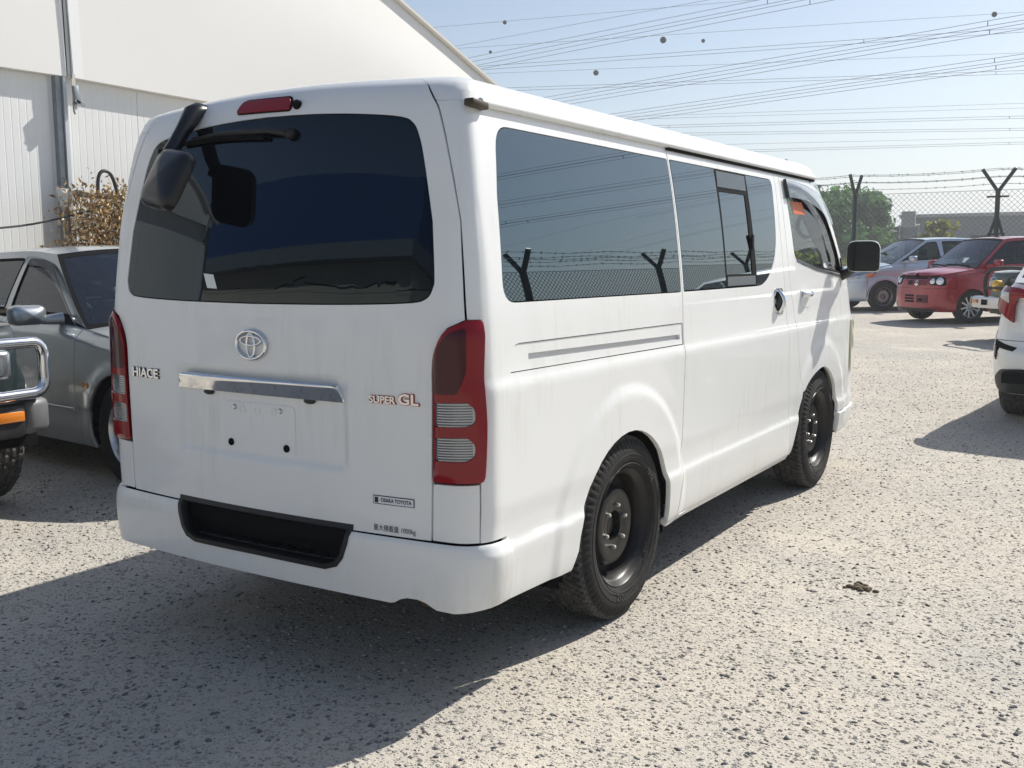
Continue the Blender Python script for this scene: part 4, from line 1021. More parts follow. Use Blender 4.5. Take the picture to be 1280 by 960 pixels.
    for sx_ in (w0 * .45, -w0 * .45):
        so_ = empty('front_seat', parent=root); ys0 = S['seat_y']
        MB().box((sx_, ys0 + .22, zf + .28), (.48, .48, .16), bev=.05).build('seat_cushion', sm, so_, 50)
        MB().box((sx_, ys0 - .05, zf + .56), (.46, .13, .56), Matrix.Rotation(R_(12), 3, 'X'), bev=.05).build('seat_back', sm, so_, 50)
        MB().box((sx_, ys0 - .13, zf + .90), (.26, .09, .15), bev=.04).build('headrest', sm, so_, 50)
    MB().tube([Vector((w0 * .42, ya - .42, zc + .02)) + Matrix.Rotation(R_(-62), 3, 'X') @ Vector((.18 * math.cos(a), .18 * math.sin(a), 0)) for a in np.linspace(0, 2 * math.pi, 24, endpoint=False)], .015, 6, closed=True).build('steering_wheel', M['black'], root, 60)
    # floor, wheel wells
    fb_ = MB(); fb_.box((0, (ry + fy) / 2, zb + .05), (2 * w0 - .16, fy - ry - fr_ - rr_, .08)); fb_.box((0, ry - .55, zb + .14), (2 * w0 - .3, .5, .08)); fb_.box((0, fy, zb + .2), (1.0, 1.2, .08)); fb_.box((0, ry, zb + .2), (1.0, 1.2, .08))
    fb_.build('floor_pan', M['gap'], root)
    for cy, r in ar:
        for k in (1, -1):
            mb = MB(); r2 = r + .03
            mb.grid(lambda x, a: (k * x, cy + r2 * math.cos(a), S['wr'] + r2 * math.sin(a)), [w0 - .34, w0 - .2, w0 - .035], np.linspace(-.02, math.pi + .02, 18))
            mb.grid(lambda q, a: (k * (w0 - .34), cy + q * r2 * math.cos(a), S['wr'] + q * r2 * math.sin(a)), [0, .5, 1], np.linspace(-.02, math.pi + .02, 18))
            mb.build('wheel_well', M['gap'], root, 60)
    # wheels
    xw = w0 - S['wheel'][1] / 2 - S.get('tuck', .03)
    for cy, r in ar:
        for k in (1, -1):
            S['mkwheel'](root, (k * xw, cy, S['wr']), k < 0)
    return C
def car_mirror(C, side, loc, d, paint, rot=0):
    m_ = empty('door_mirror', parent=C.root); k = side
    R0 = Matrix.Rotation(rot, 3, 'Z')
    rbox(Vector((k * loc[0], loc[1], loc[2])), d, Matrix.Rotation(math.pi, 3, 'Z') @ R0, min(d[0], d[2]) * .38, paint, 'mirror_housing', m_, 5, .03)
    mb = MB(); pl = rpoly([(-d[0] * .42, -d[2] * .40), (d[0] * .42, -d[2] * .40), (d[0] * .42, d[2] * .40), (-d[0] * .42, d[2] * .40)], d[2] * .25, 4)
    mb.add([Vector((k * loc[0], loc[1] - d[1] * .53, loc[2])) + Vector((p[0], 0, p[1])) for p in pl], [tuple(range(len(pl)))]); mb.build('mirror_glass', M['mirror'], m_)
    xi = float(C.GX(loc[1] + .03, float(C.belt(loc[1] + .03)) + .02))
    MB().tube([(k * (loc[0] - d[0] * .38), loc[1] + .01, loc[2] - d[2] * .28), (k * (xi - .01), loc[1] + .05, float(C.belt(loc[1])) + .03)], [.028, .04], 8).build('mirror_stalk', M['black'] if d[2] < .12 else paint, m_, 50)
def on(C, name, poly, m, step=(.04, .04), off=.008, lip=.012, both=True, r=.02, parent=None):
    out = []
    for k in ((1, -1) if both else (1,)):
        lp = rpoly(poly, r, 3); lp = lp if k > 0 else mir(lp)
        out.append(panel(name, [lp], C.P, m, parent or C.root, step, lip, off=off))
    return out

# ---- silver saloon between the van and the tent hall
silver = mat('silver_metallic_paint', (.40, .43, .45), .32, .75, coat=.8)
S_sedan = dict(plan=[(0, 0), (.4, .01), (.68, .06), (.82, .16), (.875, .40), (.895, 1.0), (.90, 2.0), (.90, 3.0), (.895, 3.7), (.88, 4.15), (.83, 4.45), (.72, 4.65), (.5, 4.76), (.25, 4.80), (0, 4.81)],
    sd=[(.15, .10), (.20, .05), (.30, .02), (.42, .012), (.45, .004), (.62, 0), (.80, .012), (.95, .03), (1.1, .06)], fd=[(.15, .06), (.25, .02), (.45, 0), (.60, .03), (.75, .10), (1, .2)], rd=[(.15, .06), (.3, .01), (.5, 0), (.8, .03), (1.05, .08)],
    belt=[(-.1, .93), (.0, .95), (.6, 1.0), (1.2, 1.0), (2.4, .97), (3.2, .945), (3.6, .90), (4.2, .80), (4.55, .71), (4.75, .64), (4.82, .60)], arch=[(1.07, .36), (3.87, .36)], wr=.325, zb=.20, bump_f=4.32, bump_r=.42, zbump=.55, zbump_r=.62,
    gaps=[1.55, 2.30, 3.36], names=['rear_wing', 'rear_door', 'front_door', 'front_wing'], cowl=3.42, deck=.95, ws=(3.42, 2.66), rs=(.98, 1.62), roof=[(1.4, 1.36), (1.8, 1.405), (2.3, 1.415), (2.7, 1.39), (2.9, 1.36)],
    tumble=.20, wins=[(1.1, 1.50), (1.53, 2.30), (2.36, 3.25)], wheel=(.325, .215), mkwheel=lambda p, l, k: spoke_wheel(p, l, .325, .215, .205, k, 'five', 5, M['alloy']), seat_y=2.28, rcrown=.045, hcrown=.045, shoulder=.05, pillar=.05)
sedan = empty('silver_saloon', (-6.40, 2.767, 0), R_(-96.6)); tag(sedan, 'silver saloon car with five-spoke alloy wheels parked beside the tent hall', 'car')
C1 = build_car(sedan, S_sedan, silver)
for k in (1, -1): car_mirror(C1, k, (1.005, 3.03, 1.01), (.22, .11, .125), silver)
on(C1, 'side_indicator', [(C1.U(3.46), .575), (C1.U(3.52), .575), (C1.U(3.52), .605), (C1.U(3.46), .605)], M['amber'], r=.008)
on(C1, 'headlamp', [(C1.U(4.28), .58), (C1.L - .28, .50), (C1.L - .30, .60), (C1.U(4.30), .68)], M['headlamp'])
on(C1, 'body_moulding', [(C1.U(2.37), .405), (C1.U(3.33), .405), (C1.U(3.33), .435), (C1.U(2.37), .435)], silver, off=.010, r=.01)
on(C1, 'body_moulding', [(C1.U(1.6), .405), (C1.U(2.28), .405), (C1.U(2.28), .435), (C1.U(1.6), .435)], silver, off=.010, r=.01)
on(C1, 'door_handle', [(C1.U(2.42), .80), (C1.U(2.60), .80), (C1.U(2.60), .84), (C1.U(2.42), .84)], silver, off=.022, r=.015)
on(C1, 'tail_lamp', [(-.62, .66), (-.30, .66), (-.30, .82), (-.66, .82)], M['red_lens'])
_v = [(3.30, 1.00), (3.02, 1.18), (2.72, 1.335), (2.50, 1.375), (2.36, 1.38)]
vz = catmull([(y, z) for y, z in _v], 4) + catmull([(y - .01, z - .055) for y, z in _v[::-1]], 4)
for k in (1, -1): panel('window_visor', [vz], C1.gs, M['visor'], sedan, (.06, .06), .004, off=.022, mirror=(k < 0))
MB().box((.18, 3.42, 1.02), (.30, .20, .004), Matrix.Rotation(R_(-28), 3, 'X')).build('paper_sheet', M['paper'], sedan)

# ---- red hatchback
redp = mat('red_metallic_paint', (.34, .004, .018), .33, .15, coat=1.)
S_red = dict(plan=[(0, 0), (.35, .01), (.58, .05), (.68, .14), (.725, .40), (.738, 1.0), (.738, 2.0), (.735, 2.7), (.72, 3.02), (.67, 3.20), (.56, 3.31), (.36, 3.375), (.18, 3.39), (0, 3.395)],
    sd=[(.15, .08), (.22, .03), (.32, .012), (.5, .0), (.75, .005), (.95, .03), (1.1, .06)], fd=[(.15, .07), (.24, .02), (.40, 0), (.62, .015), (.80, .05), (.95, .14)], rd=[(.15, .05), (.3, .0), (.7, .01), (1.0, .05)],
    belt=[(-.1, 1.02), (.2, 1.02), (1.0, .99), (2.0, .95), (2.6, .93), (2.85, .90), (3.1, .865), (3.25, .835), (3.36, .795), (3.40, .78)], arch=[(.28 + .0, .31), (2.74, .31)], wr=.28, zb=.19, bump_f=3.05, bump_r=.0, zbump=.60,
    gaps=[.75, 1.45, 2.42], names=['rear_wing', 'rear_door', 'front_door', 'front_wing'], cowl=2.62, deck=None, ws=(2.62, 1.92), rs=(.10, .38), roof=[(.2, 1.40), (.6, 1.455), (1.2, 1.475), (1.7, 1.465), (2.1, 1.425)],
    tumble=.13, wins=[(.35, .72), (.76, 1.44), (1.50, 2.45)], wheel=(.28, .165), mkwheel=lambda p, l, k: spoke_wheel(p, l, .28, .165, .19, k, 'multi', 10, M['alloy_dark']), seat_y=1.42, rcrown=.03, hcrown=.05, shoulder=.035)
S_red['arch'] = [(.36, .31), (2.74, .31)]; S_red['bump_r'] = .02
S_red['bump_r'] = .60 - .60 + .045
red = empty('red_hatchback', (1.13, 19.189, gz(0, 18)), R_(137.1)); tag(red, 'red hatchback with multi-spoke wheels and round-cornered headlamps parked by the fence', 'car')
C2 = build_car(red, S_red, redp)
for k in (1, -1): car_mirror(C2, k, (.86, 2.36, 1.02), (.19, .09, .13), redp)
uf = C2.L
bz = on(C2, 'headlamp_bezel', [(uf - .72, .64), (uf - .38, .655), (uf - .36, .80), (uf - .50, .815), (uf - .70, .79)], M['gap'], off=.006, r=.05)
for k, b_ in zip((1, -1), bz):
    cpt = C2.P(np.array([k * (uf - .60)]), np.array([.725]), .012)[0]
    for (du, v, r_, m_) in ((-.60, .725, .068, 'headlamp'), (-.455, .722, .052, 'headlamp')):
        lp = [(k * (uf + du + r_ * math.cos(a)), v + r_ * .95 * math.sin(a)) for a in np.linspace(0, 2 * math.pi, 20, endpoint=False)]
        panel('headlamp', [lp], lambda a, b, o: C2.P(a, b, o), M[m_], b_, (.03, .03), .01, off=.016)
on(C2, 'upper_grille', [(uf - .33, .755), (uf + .33, .755), (uf + .33, .782), (uf - .33, .782)], M['gap'], off=.006, both=False, r=.008)
gpr = on(C2, 'grille_panel', [(uf - .18, .645), (uf + .34, .645), (uf + .34, .735), (uf - .18, .735)], mat('dark_red_recess', (.16, .004, .012), .5), off=.004, both=False, r=.01)[0]
for k in range(3): on(C2, 'grille_slot', [(uf - .16, .655 + .026 * k), (uf - .045, .655 + .026 * k), (uf - .045, .671 + .026 * k), (uf - .16, .671 + .026 * k)], M['gap'], off=.009, both=False, r=.004, parent=C2.root)
for k in range(3): on(C2, 'grille_slot', [(uf - .20, .345 + .05 * k), (uf + .06, .345 + .05 * k), (uf + .06, .38 + .05 * k), (uf - .20, .38 + .05 * k)], M['gap'], off=.015, both=False, r=.006, parent=C2.root)
on(C2, 'number_plate_mount', [(uf + .12, .34), (uf + .40, .34), (uf + .40, .48), (uf + .12, .48)], mat('dark_red_mount', (.10, .004, .01), .5), off=.016, both=False, r=.01)
on(C2, 'mount_slot', [(uf + .18, .37), (uf + .27, .37), (uf + .27, .42), (uf + .18, .42)], M['gap'], off=.022, both=False, r=.01)
sS = [(.42, .95), (.95, .62), (.52, .34), (.95, .08), (.62, -.15), (.40, .02), (-.42, -.95), (-.95, -.62), (-.52, -.34), (-.95, -.08), (-.62, .15), (-.40, -.02)]
sS = [(-.05, 1.0), (.95, .42), (.62, .20), (-.02, .55), (-.42, .32), (.95, -.48), (.05, -1.0), (-.95, -.42), (-.62, -.20), (.02, -.55), (.42, -.32), (-.95, .48)]
panel('front_emblem', [[(uf + .08 + p[0] * .055, .690 + p[1] * .055) for p in sS]], C2.P, M['chrome'], red, (.03, .03), .004, off=.014)
on(C2, 'lower_lip', [(uf - .55, .195), (uf + .55, .195), (uf + .55, .245), (uf - .55, .245)], M['black'], off=.020, both=False, r=.01)
on(C2, 'tail_lamp', [(-.66, .70), (-.52, .70), (-.52, .95), (-.66, .95)], M['red_lens'], r=.02)
on(C2, 'door_handle', [(C2.U(1.54), .83), (C2.U(1.70), .83), (C2.U(1.70), .865), (C2.U(1.54), .865)], redp, off=.02, r=.012)
MB().box((-.18, 2.52, 1.08), (.20, .004, .13), Matrix.Rotation(R_(52), 3, 'X')).build('windscreen_note', M['paper'], red)
for x0_, x1_ in ((-.52, .05), (.02, .58)):
    MB().tube([(x0_, 2.70 - .22 * x0_ ** 2, .975), ((x0_ + x1_) / 2, 2.67, 1.00), (x1_, 2.665 - .22 * x1_ ** 2, 1.005)], .012, 6).build('windscreen_wiper', M['gap'], red, 60)

# ---- silver-blue hatchback behind it
bluesil = mat('pale_blue_silver_paint', (.50, .56, .62), .35, .6, coat=.9)
S_blue = dict(plan=[(0, 0), (.4, .01), (.64, .06), (.76, .16), (.82, .42), (.845, 1.0), (.85, 2.0), (.845, 2.8), (.82, 3.25), (.75, 3.52), (.62, 3.68), (.40, 3.78), (.2, 3.815), (0, 3.825)],
    sd=[(.15, .08), (.22, .03), (.32, .012), (.5, .0), (.8, .008), (1.0, .04), (1.15, .08)], fd=[(.15, .06), (.25, .01), (.45, 0), (.65, .03), (.85, .10), (1.0, .2)], rd=[(.15, .05), (.3, .0), (.7, .01), (1.1, .06)],
    belt=[(-.1, 1.06), (.3, 1.06), (1.2, 1.03), (2.2, .985), (2.75, .965), (3.1, .92), (3.4, .86), (3.65, .79), (3.83, .73)], arch=[(.62, .34), (3.05, .34)], wr=.30, zb=.20, bump_f=3.42, bump_r=.20, zbump=.60,
    gaps=[.98, 1.70, 2.62], names=['rear_wing', 'rear_door', 'front_door', 'front_wing'], cowl=2.85, deck=None, ws=(2.90, 1.98), rs=(.18, .55), roof=[(.4, 1.42), (.8, 1.465), (1.4, 1.49), (1.9, 1.475), (2.3, 1.42)],
    tumble=.17, wins=[(.5, .92), (.99, 1.68), (1.76, 2.70)], wheel=(.30, .185), mkwheel=lambda p, l, k: steel_wheel(p, l, .30, .185, .195, k, M['steel_grey'], 4, hi=False), seat_y=1.65, rcrown=.035, hcrown=.06, shoulder=.05)
blue = empty('silver_hatchback', (-.522, 22.206, gz(0, 20)), R_(131)); tag(blue, 'pale silver-blue hatchback with bare steel wheels parked behind the red car', 'car')
C3 = build_car(blue, S_blue, bluesil)
for k in (1, -1): car_mirror(C3, k, (.96, 2.52, 1.06), (.21, .10, .14), bluesil)
on(C3, 'headlamp', [(C3.U(3.30), .70), (C3.L - .42, .63), (C3.L - .40, .74), (C3.U(3.20), .85)], M['clear_lens'], r=.03)
on(C3, 'corner_indicator', [(C3.U(3.30) + .02, .72), (C3.U(3.46), .70), (C3.U(3.44), .77), (C3.U(3.28), .78)], M['amber'], off=.014, r=.015)
on(C3, 'front_grille', [(C3.L - .33, .66), (C3.L + .33, .66), (C3.L + .30, .72), (C3.L - .30, .72)], M['gap'], both=False, off=.006, r=.01)
on(C3, 'lower_grille', [(C3.L - .42, .28), (C3.L + .42, .28), (C3.L + .38, .42), (C3.L - .38, .42)], M['gap'], both=False, off=.016, r=.02)
on(C3, 'tail_lamp', [(-.72, .85), (-.58, .85), (-.56, 1.04), (-.72, 1.04)], M['red_lens'], r=.02)

# ---- small four-by-four beside the red car, nose out
dgreen = mat('dark_green_paint', (.025, .045, .04), .35, .1, coat=.8); offw = mat('off_white_paint', (.66, .68, .66), .4, coat=.5)
S_jim = dict(plan=[(0, 0), (.4, .005), (.62, .03), (.68, .10), (.70, .4), (.70, 1.5), (.70, 2.5), (.69, 3.0), (.66, 3.16), (.58, 3.24), (.35, 3.27), (.15, 3.28), (0, 3.28)],
    sd=[(.3, .04), (.4, .01), (.6, 0), (.9, .0), (1.1, .02), (1.3, .04)], fd=[(.3, .02), (.5, 0), (.9, .02), (1.1, .06)], rd=[(.3, .02), (.6, 0), (1.2, .02)],
    belt=[(-.1, 1.10), (.5, 1.10), (2.0, 1.06), (2.4, 1.02), (2.9, .985), (3.15, .965), (3.28, .945), (3.3, .94)], arch=[(.62, .40), (2.62, .40)], wr=.34, zb=.36, bump_f=3.05, bump_r=.12, zbump=.50,
    gaps=[.95, 1.08, 2.12], names=['rear_wing', 'side_panel', 'front_door', 'front_wing'], cowl=2.15, deck=None, ws=(2.15, 1.72), rs=(.06, .16), roof=[(.1, 1.62), (.8, 1.66), (1.4, 1.66), (1.9, 1.62)],
    tumble=.10, wins=[(.15, .95), (1.08, 2.2)], wheel=(.34, .185), mkwheel=lambda p, l, k: steel_wheel(p, l, .34, .185, .20, k, M['steel_grey'], 5, hi=False), seat_y=1.05, rcrown=.03, hcrown=.03, hood_paint=offw, roof_paint=offw, flare=.03, bmat=M['black'], shoulder=.02)
jim = empty('small_four_by_four', (3.141, 15.899, gz(0, 15)), R_(134.3)); tag(jim, 'dark green off-roader with pale bonnet, chrome bumper and yellow fog lamps', 'car')
C4 = build_car(jim, S_jim, dgreen)
cbm = MB(); cbm.box((0, 3.40, .53), (1.42, .14, .17), bev=.03); cbm.build('chrome_bumper', M['satin'], jim, 40)
for k in (1, -1):
    MB().box((k * .42, 3.475, .53), (.10, .02, .08), bev=.005).build('bumper_vent', M['gap'], jim)
    MB().box((k * .62, 3.475, .54), (.09, .02, .05), bev=.005).build('front_indicator', M['amber'], jim)
    MB().lathe([(0, .06), (.05, .055), (.085, .03), (.092, 0), (.09, -.05)], 'Y', 20, (k * .50, 3.25, .80)).build('headlamp', M['clear_lens'], jim, 50)
    MB().lathe([(0, .05), (.05, .045), (.08, .02), (.085, 0), (.08, -.08)], 'Y', 20, (k * .27, 3.40, .77)).build('fog_lamp', M['yellow'], jim, 50)
bb = MB(); bb.tube(catmull([(-.46, 3.40, .58), (-.46, 3.44, .80), (-.40, 3.42, .98), (-.2, 3.40, 1.02), (.2, 3.40, 1.02), (.40, 3.42, .98), (.46, 3.44, .80), (.46, 3.40, .58)], 5), .028, 8); bb.tube([(-.46, 3.43, .74), (.46, 3.43, .74)], .024, 8)
bb.build('bull_bar', M['black'], jim, 60)
for k in (1, -1): car_mirror(C4, k, (.84, 2.0, 1.14), (.16, .08, .12), M['black'])

# ---- dark four-by-four nosing in beside the saloon, steel bull bar in front
dk_green = mat('dark_teal_paint', (.02, .032, .034), .35, .2, coat=.8)
S_4x4 = dict(plan=[(0, 0), (.45, .005), (.70, .03), (.79, .12), (.82, .5), (.83, 1.5), (.83, 2.8), (.82, 3.5), (.80, 3.70), (.72, 3.80), (.45, 3.83), (.2, 3.84), (0, 3.84)],
    sd=[(.3, .05), (.42, .01), (.6, 0), (.95, .0), (1.2, .03), (1.4, .05)], fd=[(.3, .02), (.5, 0), (1.0, .02), (1.2, .06)], rd=[(.3, .02), (.6, 0), (1.2, .02)],
    belt=[(-.1, 1.15), (.5, 1.15), (2.4, 1.10), (2.8, 1.07), (3.4, 1.03), (3.7, 1.01), (3.86, .99)], arch=[(.85, .44), (3.40, .44)], wr=.365, zb=.40, bump_f=3.62, bump_r=.14, zbump=.60,
    gaps=[1.35, 1.75, 2.80], names=['rear_wing', 'side_panel', 'front_door', 'front_wing'], cowl=2.72, deck=None, ws=(2.72, 2.25), rs=(.08, .22), roof=[(.1, 1.72), (.9, 1.78), (1.8, 1.78), (2.4, 1.73)],
    tumble=.12, wins=[(.2, 1.3), (1.75, 2.85)], wheel=(.365, .235), mkwheel=lambda p, l, k: spoke_wheel(p, l, .365, .235, .20, k, 'six', 6, M['alloy']), seat_y=1.55, rcrown=.03, hcrown=.03, flare=.04, bmat=M['black'], shoulder=.02)
fxf = empty('dark_four_by_four', (-6.53, .11, 0), R_(-90)); tag(fxf, 'dark off-roader with a polished bull bar and grey bumper corners facing the van', 'car')
C5 = build_car(fxf, S_4x4, dk_green)
grey_b = mat('grey_bumper_plastic', (.12, .125, .13), .45, var=.4, vscale=12, col2=(.2, .2, .2))
bx_ = MB(); bx_.box((0, 3.94, .52), (1.28, .20, .18), bev=.03); bx_.build('front_bumper_beam', M['black'], fxf, 40)
for k in (1, -1):
    e_ = MB(); e_.box((k * .70, 3.87, .53), (.17, .27, .19), Matrix.Rotation(R_(-18 * k), 3, 'Z'), bev=.04); e_.build('bumper_corner', grey_b, fxf, 50)
    MB().box((k * .52, 4.045, .545), (.20, .02, .055), bev=.008).build('front_indicator', M['amber'], fxf, 40)
    MB().box((k * .57, 3.86, .80), (.20, .06, .16), bev=.03).build('headlamp', M['clear_lens'], fxf, 50)
    hoop = rpoly([(k * .38, .655), (k * .76, .655), (k * .76, .925), (k * .38, .925)], .08, 5)
    MB().tube([(p[0], 4.06 - .10 * (abs(p[0]) - .38), p[1]) for p in hoop], .030, 10, closed=True).build('bull_bar_hoop', M['chrome'], fxf, 60)
MB().box((0, 3.99, .645), (1.5, .06, .03), bev=.01).build('bull_bar_mount', M['gap'], fxf)
bq = MB(); bq.tube(catmull([(-.36, 4.08, .60), (-.36, 4.10, .9), (-.30, 4.06, 1.08), (0, 4.06, 1.10), (.30, 4.06, 1.08), (.36, 4.10, .9), (.36, 4.08, .60)], 5), .034, 10); bq.build('bull_bar', M['chrome'], fxf, 60)
MB().box((0, 3.86, .82), (.80, .03, .20), bev=.01).build('front_grille', M['gap'], fxf)
for k in (1, -1): car_mirror(C5, k, (.98, 2.62, 1.20), (.18, .09, .16), M['black'])

# ---- white crossover seen from behind at the yard's right side
pw = mat('pearl_white_paint', (.76, .77, .76), .32, coat=.9)
S_chr = dict(plan=[(0, -.02), (.4, .0), (.66, .07), (.79, .17), (.86, .34), (.89, .7), (.885, 1.2), (.87, 2.0), (.88, 3.0), (.89, 3.5), (.86, 3.95), (.74, 4.2), (.5, 4.32), (.25, 4.36), (0, 4.37)],
    sd=[(.2, .10), (.28, .04), (.4, .015), (.6, 0), (.8, .01), (1.0, .05), (1.2, .10)], fd=[(.2, .06), (.35, 0), (.7, .02), (1.0, .15)], rd=[(.2, .14), (.36, .04), (.48, .0), (.56, .0), (.62, .05), (.75, .10), (.95, .09), (1.02, .04), (1.10, .06), (1.2, .14)],
    belt=[(-.1, 1.08), (.2, 1.10), (.8, 1.13), (2.0, 1.05), (2.9, 1.0), (3.6, .93), (4.1, .83), (4.37, .74)], arch=[(.80, .39), (3.43, .39)], wr=.345, zb=.24, bump_f=3.98, bump_r=.32, zbump=.62, zbump_r=.66,
    gaps=[1.20, 1.95, 2.95], names=['rear_wing', 'rear_door', 'front_door', 'front_wing'], cowl=3.0, deck=None, ws=(3.02, 2.15), rs=(.30, 1.05), roof=[(.8, 1.43), (1.3, 1.50), (1.8, 1.53), (2.3, 1.50)],
    tumble=.22, wins=[(1.22, 1.95), (2.0, 2.95)], wheel=(.345, .225), mkwheel=lambda p, l, k: spoke_wheel(p, l, .345, .225, .23, k, 'five', 5, M['alloy_dark']), seat_y=1.9, rcrown=.03, hcrown=.05, flare=.03, rbmat=pw, shoulder=.03)
xo = empty('white_crossover', (2.226, 6.186, gz(0, 7.2)), R_(-5.3)); tag(xo, 'white crossover with black lower bumper and pointed red tail lamps', 'car')
C6 = build_car(xo, S_chr, pw)
for k in (1, -1):
    vs_ = [(k * u, v) for u, v in [(.99, .245), (.60, .245), (0.001, .245), (0.001, .445), (.62, .445), (.80, .43), (.93, .36)]]
    panel('lower_bumper', [dens(vs_ if k < 0 else vs_[::1], .05)], C6.P, M['black'], xo, (.05, .03), .03, off=.030)
    rf_p = [(k * u, v) for u, v in [(.90, .50), (.94, .66), (.68, .61), (.70, .585), (.86, .60)]]
    panel('reflector_surround', [rf_p], C6.P, M['gap'], xo, (.05, .05), .012, off=.020)
    rf_q = [(k * u, v) for u, v in [(.895, .52), (.925, .62), (.89, .61), (.87, .545)]]
    panel('rear_reflector', [rf_q], C6.P, M['red_lens_dark'], xo, (.05, .05), .006, off=.027)
    tlp = [(k * u, v) for u, v in [(.74, .80), (.95, .92), (1.10, 1.05), (.95, 1.085), (.70, 1.07), (.52, 1.03), (.55, 1.0), (.70, .99), (.74, .93)]]
    tl_ = panel('tail_lamp', [tlp], C6.P, M['red_lens'], xo, (.04, .03), .03, off=.045)
    tlq = [(k * u, v) for u, v in [(.78, .95), (.92, 1.0), (.90, 1.05), (.76, 1.03)]]
    panel('lamp_insert', [tlq], C6.P, M['clear_lens'], tl_, (.04, .03), .006, off=.052)
for uu_, vv_, s_ in ((-.56, .945, 'C-HR'),):
    text_on('model_lettering', s_, .055, C6.P, uu_, vv_, M['letter'], xo, .008, .003, 1.2)
# ------------------------------------------------------------------ tent hall along the yard
hall = empty('tent_hall', (-9, -6, 0)); tag(hall, 'long white tent hall with ribbed wall panels and a sloping membrane roof', 'building')
HX = -9.0; HY0, HY1 = -6.1, 18.0; EZ = 3.66
def L3(p): return (p[0] - HX, p[1] + 6, p[2])     # world -> hall frame
M['panel'] = mat('white_sheet_panel', (.74, .75, .74), .55, var=.25, vscale=.9, col2=(.62, .62, .59))
M['membrane'] = mat('white_pvc_membrane', (.76, .755, .73), .6, var=.35, vscale=.45, col2=(.70, .68, .62), bump=.08, bscale=1.5)
M['galv'] = mat('galvanised_steel', (.30, .33, .35), .5, .6, var=.6, vscale=7, col2=(.16, .18, .19))
pm_ = None
PW = 24.1 / 19
n_p = 19
for k in range(n_p):
    y = HY1 - PW * (k + 1)
    if pm_ is None:
        mb = MB(); prof = []
        step_ = PW / 13
        for i in range(13):
            b_ = i * step_; prof += [(b_ + .002, 0), (b_ + step_ - .016, 0), (b_ + step_ - .012, -.0016), (b_ + step_ - .006, -.0016)]
        prof[0] = (.002, 0); prof[-1] = (PW - .002, 0)
        mb.add([(h_, p[0], z_) for p in prof for z_, h_ in ((0, p[1]), (3.72, p[1]))], [(2 * i, 2 * i + 2, 2 * i + 3, 2 * i + 1) for i in range(len(prof) - 1)])
        mb.box((-.05, PW / 2, 1.86), (.08, PW - .008, 3.72))
        o = mb.build('wall_panel', M['panel'], hall); pm_ = o.data
    else: o = link('wall_panel', pm_, hall)
    o.location = L3((HX, y, 0))
# gable skin of the tent above the panels, with a hem hanging proud of them; roof planes run back from the rake
RK = .335
rake = lambda y: 3.77 + RK * (12.05 - abs(y - 5.95))
for i, (y0, y1) in enumerate(((-6.1, 5.492), (5.508, 18.0))):
    mb = MB(); ys = np.linspace(y0, y1, 25)
    def gs_(y, t):
        q = (y - y0) / (y1 - y0); z0 = 3.575 - .05 * math.sin(math.pi * q); z = z0 + (rake(y) - z0) * t
        return L3((HX + .12 + .07 * math.sin(math.pi * q) * math.sin(math.pi * min(1, t * 1.1)) - .06 * t, y, z))
    mb.grid(gs_, ys, [0, .01, .03, .08, .2, .4, .6, .8, 1])
    mb.build('gable_membrane', M['membrane'], hall, 50)
    mb = MB(); mb.grid(lambda y, t: L3((HX + .12 - .11 * t, y, 3.575 - .05 * math.sin(math.pi * (y - y0) / (y1 - y0)))), ys, [0, 1]); mb.build('membrane_hem', M['membrane'], hall, 50)
for sg in (1, -1):
    mb = MB(); mb.grid(lambda y, t: L3((HX + .12 - t, 5.95 + sg * y, rake(5.95 + y) + .05 + .03 * math.sin(t * 1.3))), np.linspace(0, 12.3, 12), [0, .3, 5, 10, 15, 20, 25, 30, 40]); mb.build('roof_membrane', M['membrane'], hall, 50)
    mb = MB(); mb.tube([L3((HX + .10, 5.95 + sg * y, rake(5.95 + y) + .02)) for y in (0, 6, 12.3)], .05, 6); mb.build('rake_rail', mat('rake_rail_paint', (.62, .60, .55), .6), hall, 50)
    mb = MB(); mb.box(L3((HX - 20, 5.95 + sg * 12.05, 1.86)), (40, .1, 3.8)); mb.build('side_wall', M['panel'], hall)
for y in (5.5, -5.95):      # seam cord between the bays, column below, strap with ratchet
    zt = rake(y)
    mb = MB(); mb.tube([L3((HX + .15 - .03 * t, y + .04 - .085 * t + .012 * math.sin(t * 9), 3.56 + (zt - 3.56) * t)) for t in np.linspace(0, 1, 9)], .011, 6); mb.build('seam_cord', M['galv'], hall, 50)
    mb = MB(); mb.grid(lambda q, t: L3((HX + .145 - .03 * t, y + .07 - .085 * t + q, 3.57 + (zt - 3.57) * t)), [0, .14], np.linspace(0, 1, 6)); mb.build('seam_flap', mat('flap_pvc', (.80, .80, .79), .6), hall)
    mb = MB(); mb.box(L3((HX + .04, y - .10, 1.80)), (.08, .07, 3.58)); mb.build('column', M['galv'], hall)
    mb = MB(); mb.box(L3((HX + .06, y - .03, 1.80)), (.10, .05, 3.58)); mb.build('column', mat('pale_galvanised', (.50, .53, .55), .5, .5), hall)
    mb = MB(); mb.box(L3((HX + .15, y + .06, 3.40)), (.012, .05, .42)); mb.build('strap', mat('webbing', (.55, .53, .48), .9), hall)
    mb = MB(); mb.box(L3((HX + .18, y + .07, 3.36)), (.05, .07, .22), Matrix.Rotation(R_(8), 3, 'X'), bev=.008); mb.box(L3((HX + .19, y + .10, 3.27)), (.03, .14, .03), Matrix.Rotation(R_(-20), 3, 'X')); mb.tube([L3((HX + .17, y + .03, 3.27)), L3((HX + .18, y + .025, 3.17)), L3((HX + .17, y + .045, 3.13))], .012, 6); mb.build('ratchet', M['galv'], hall, 40)

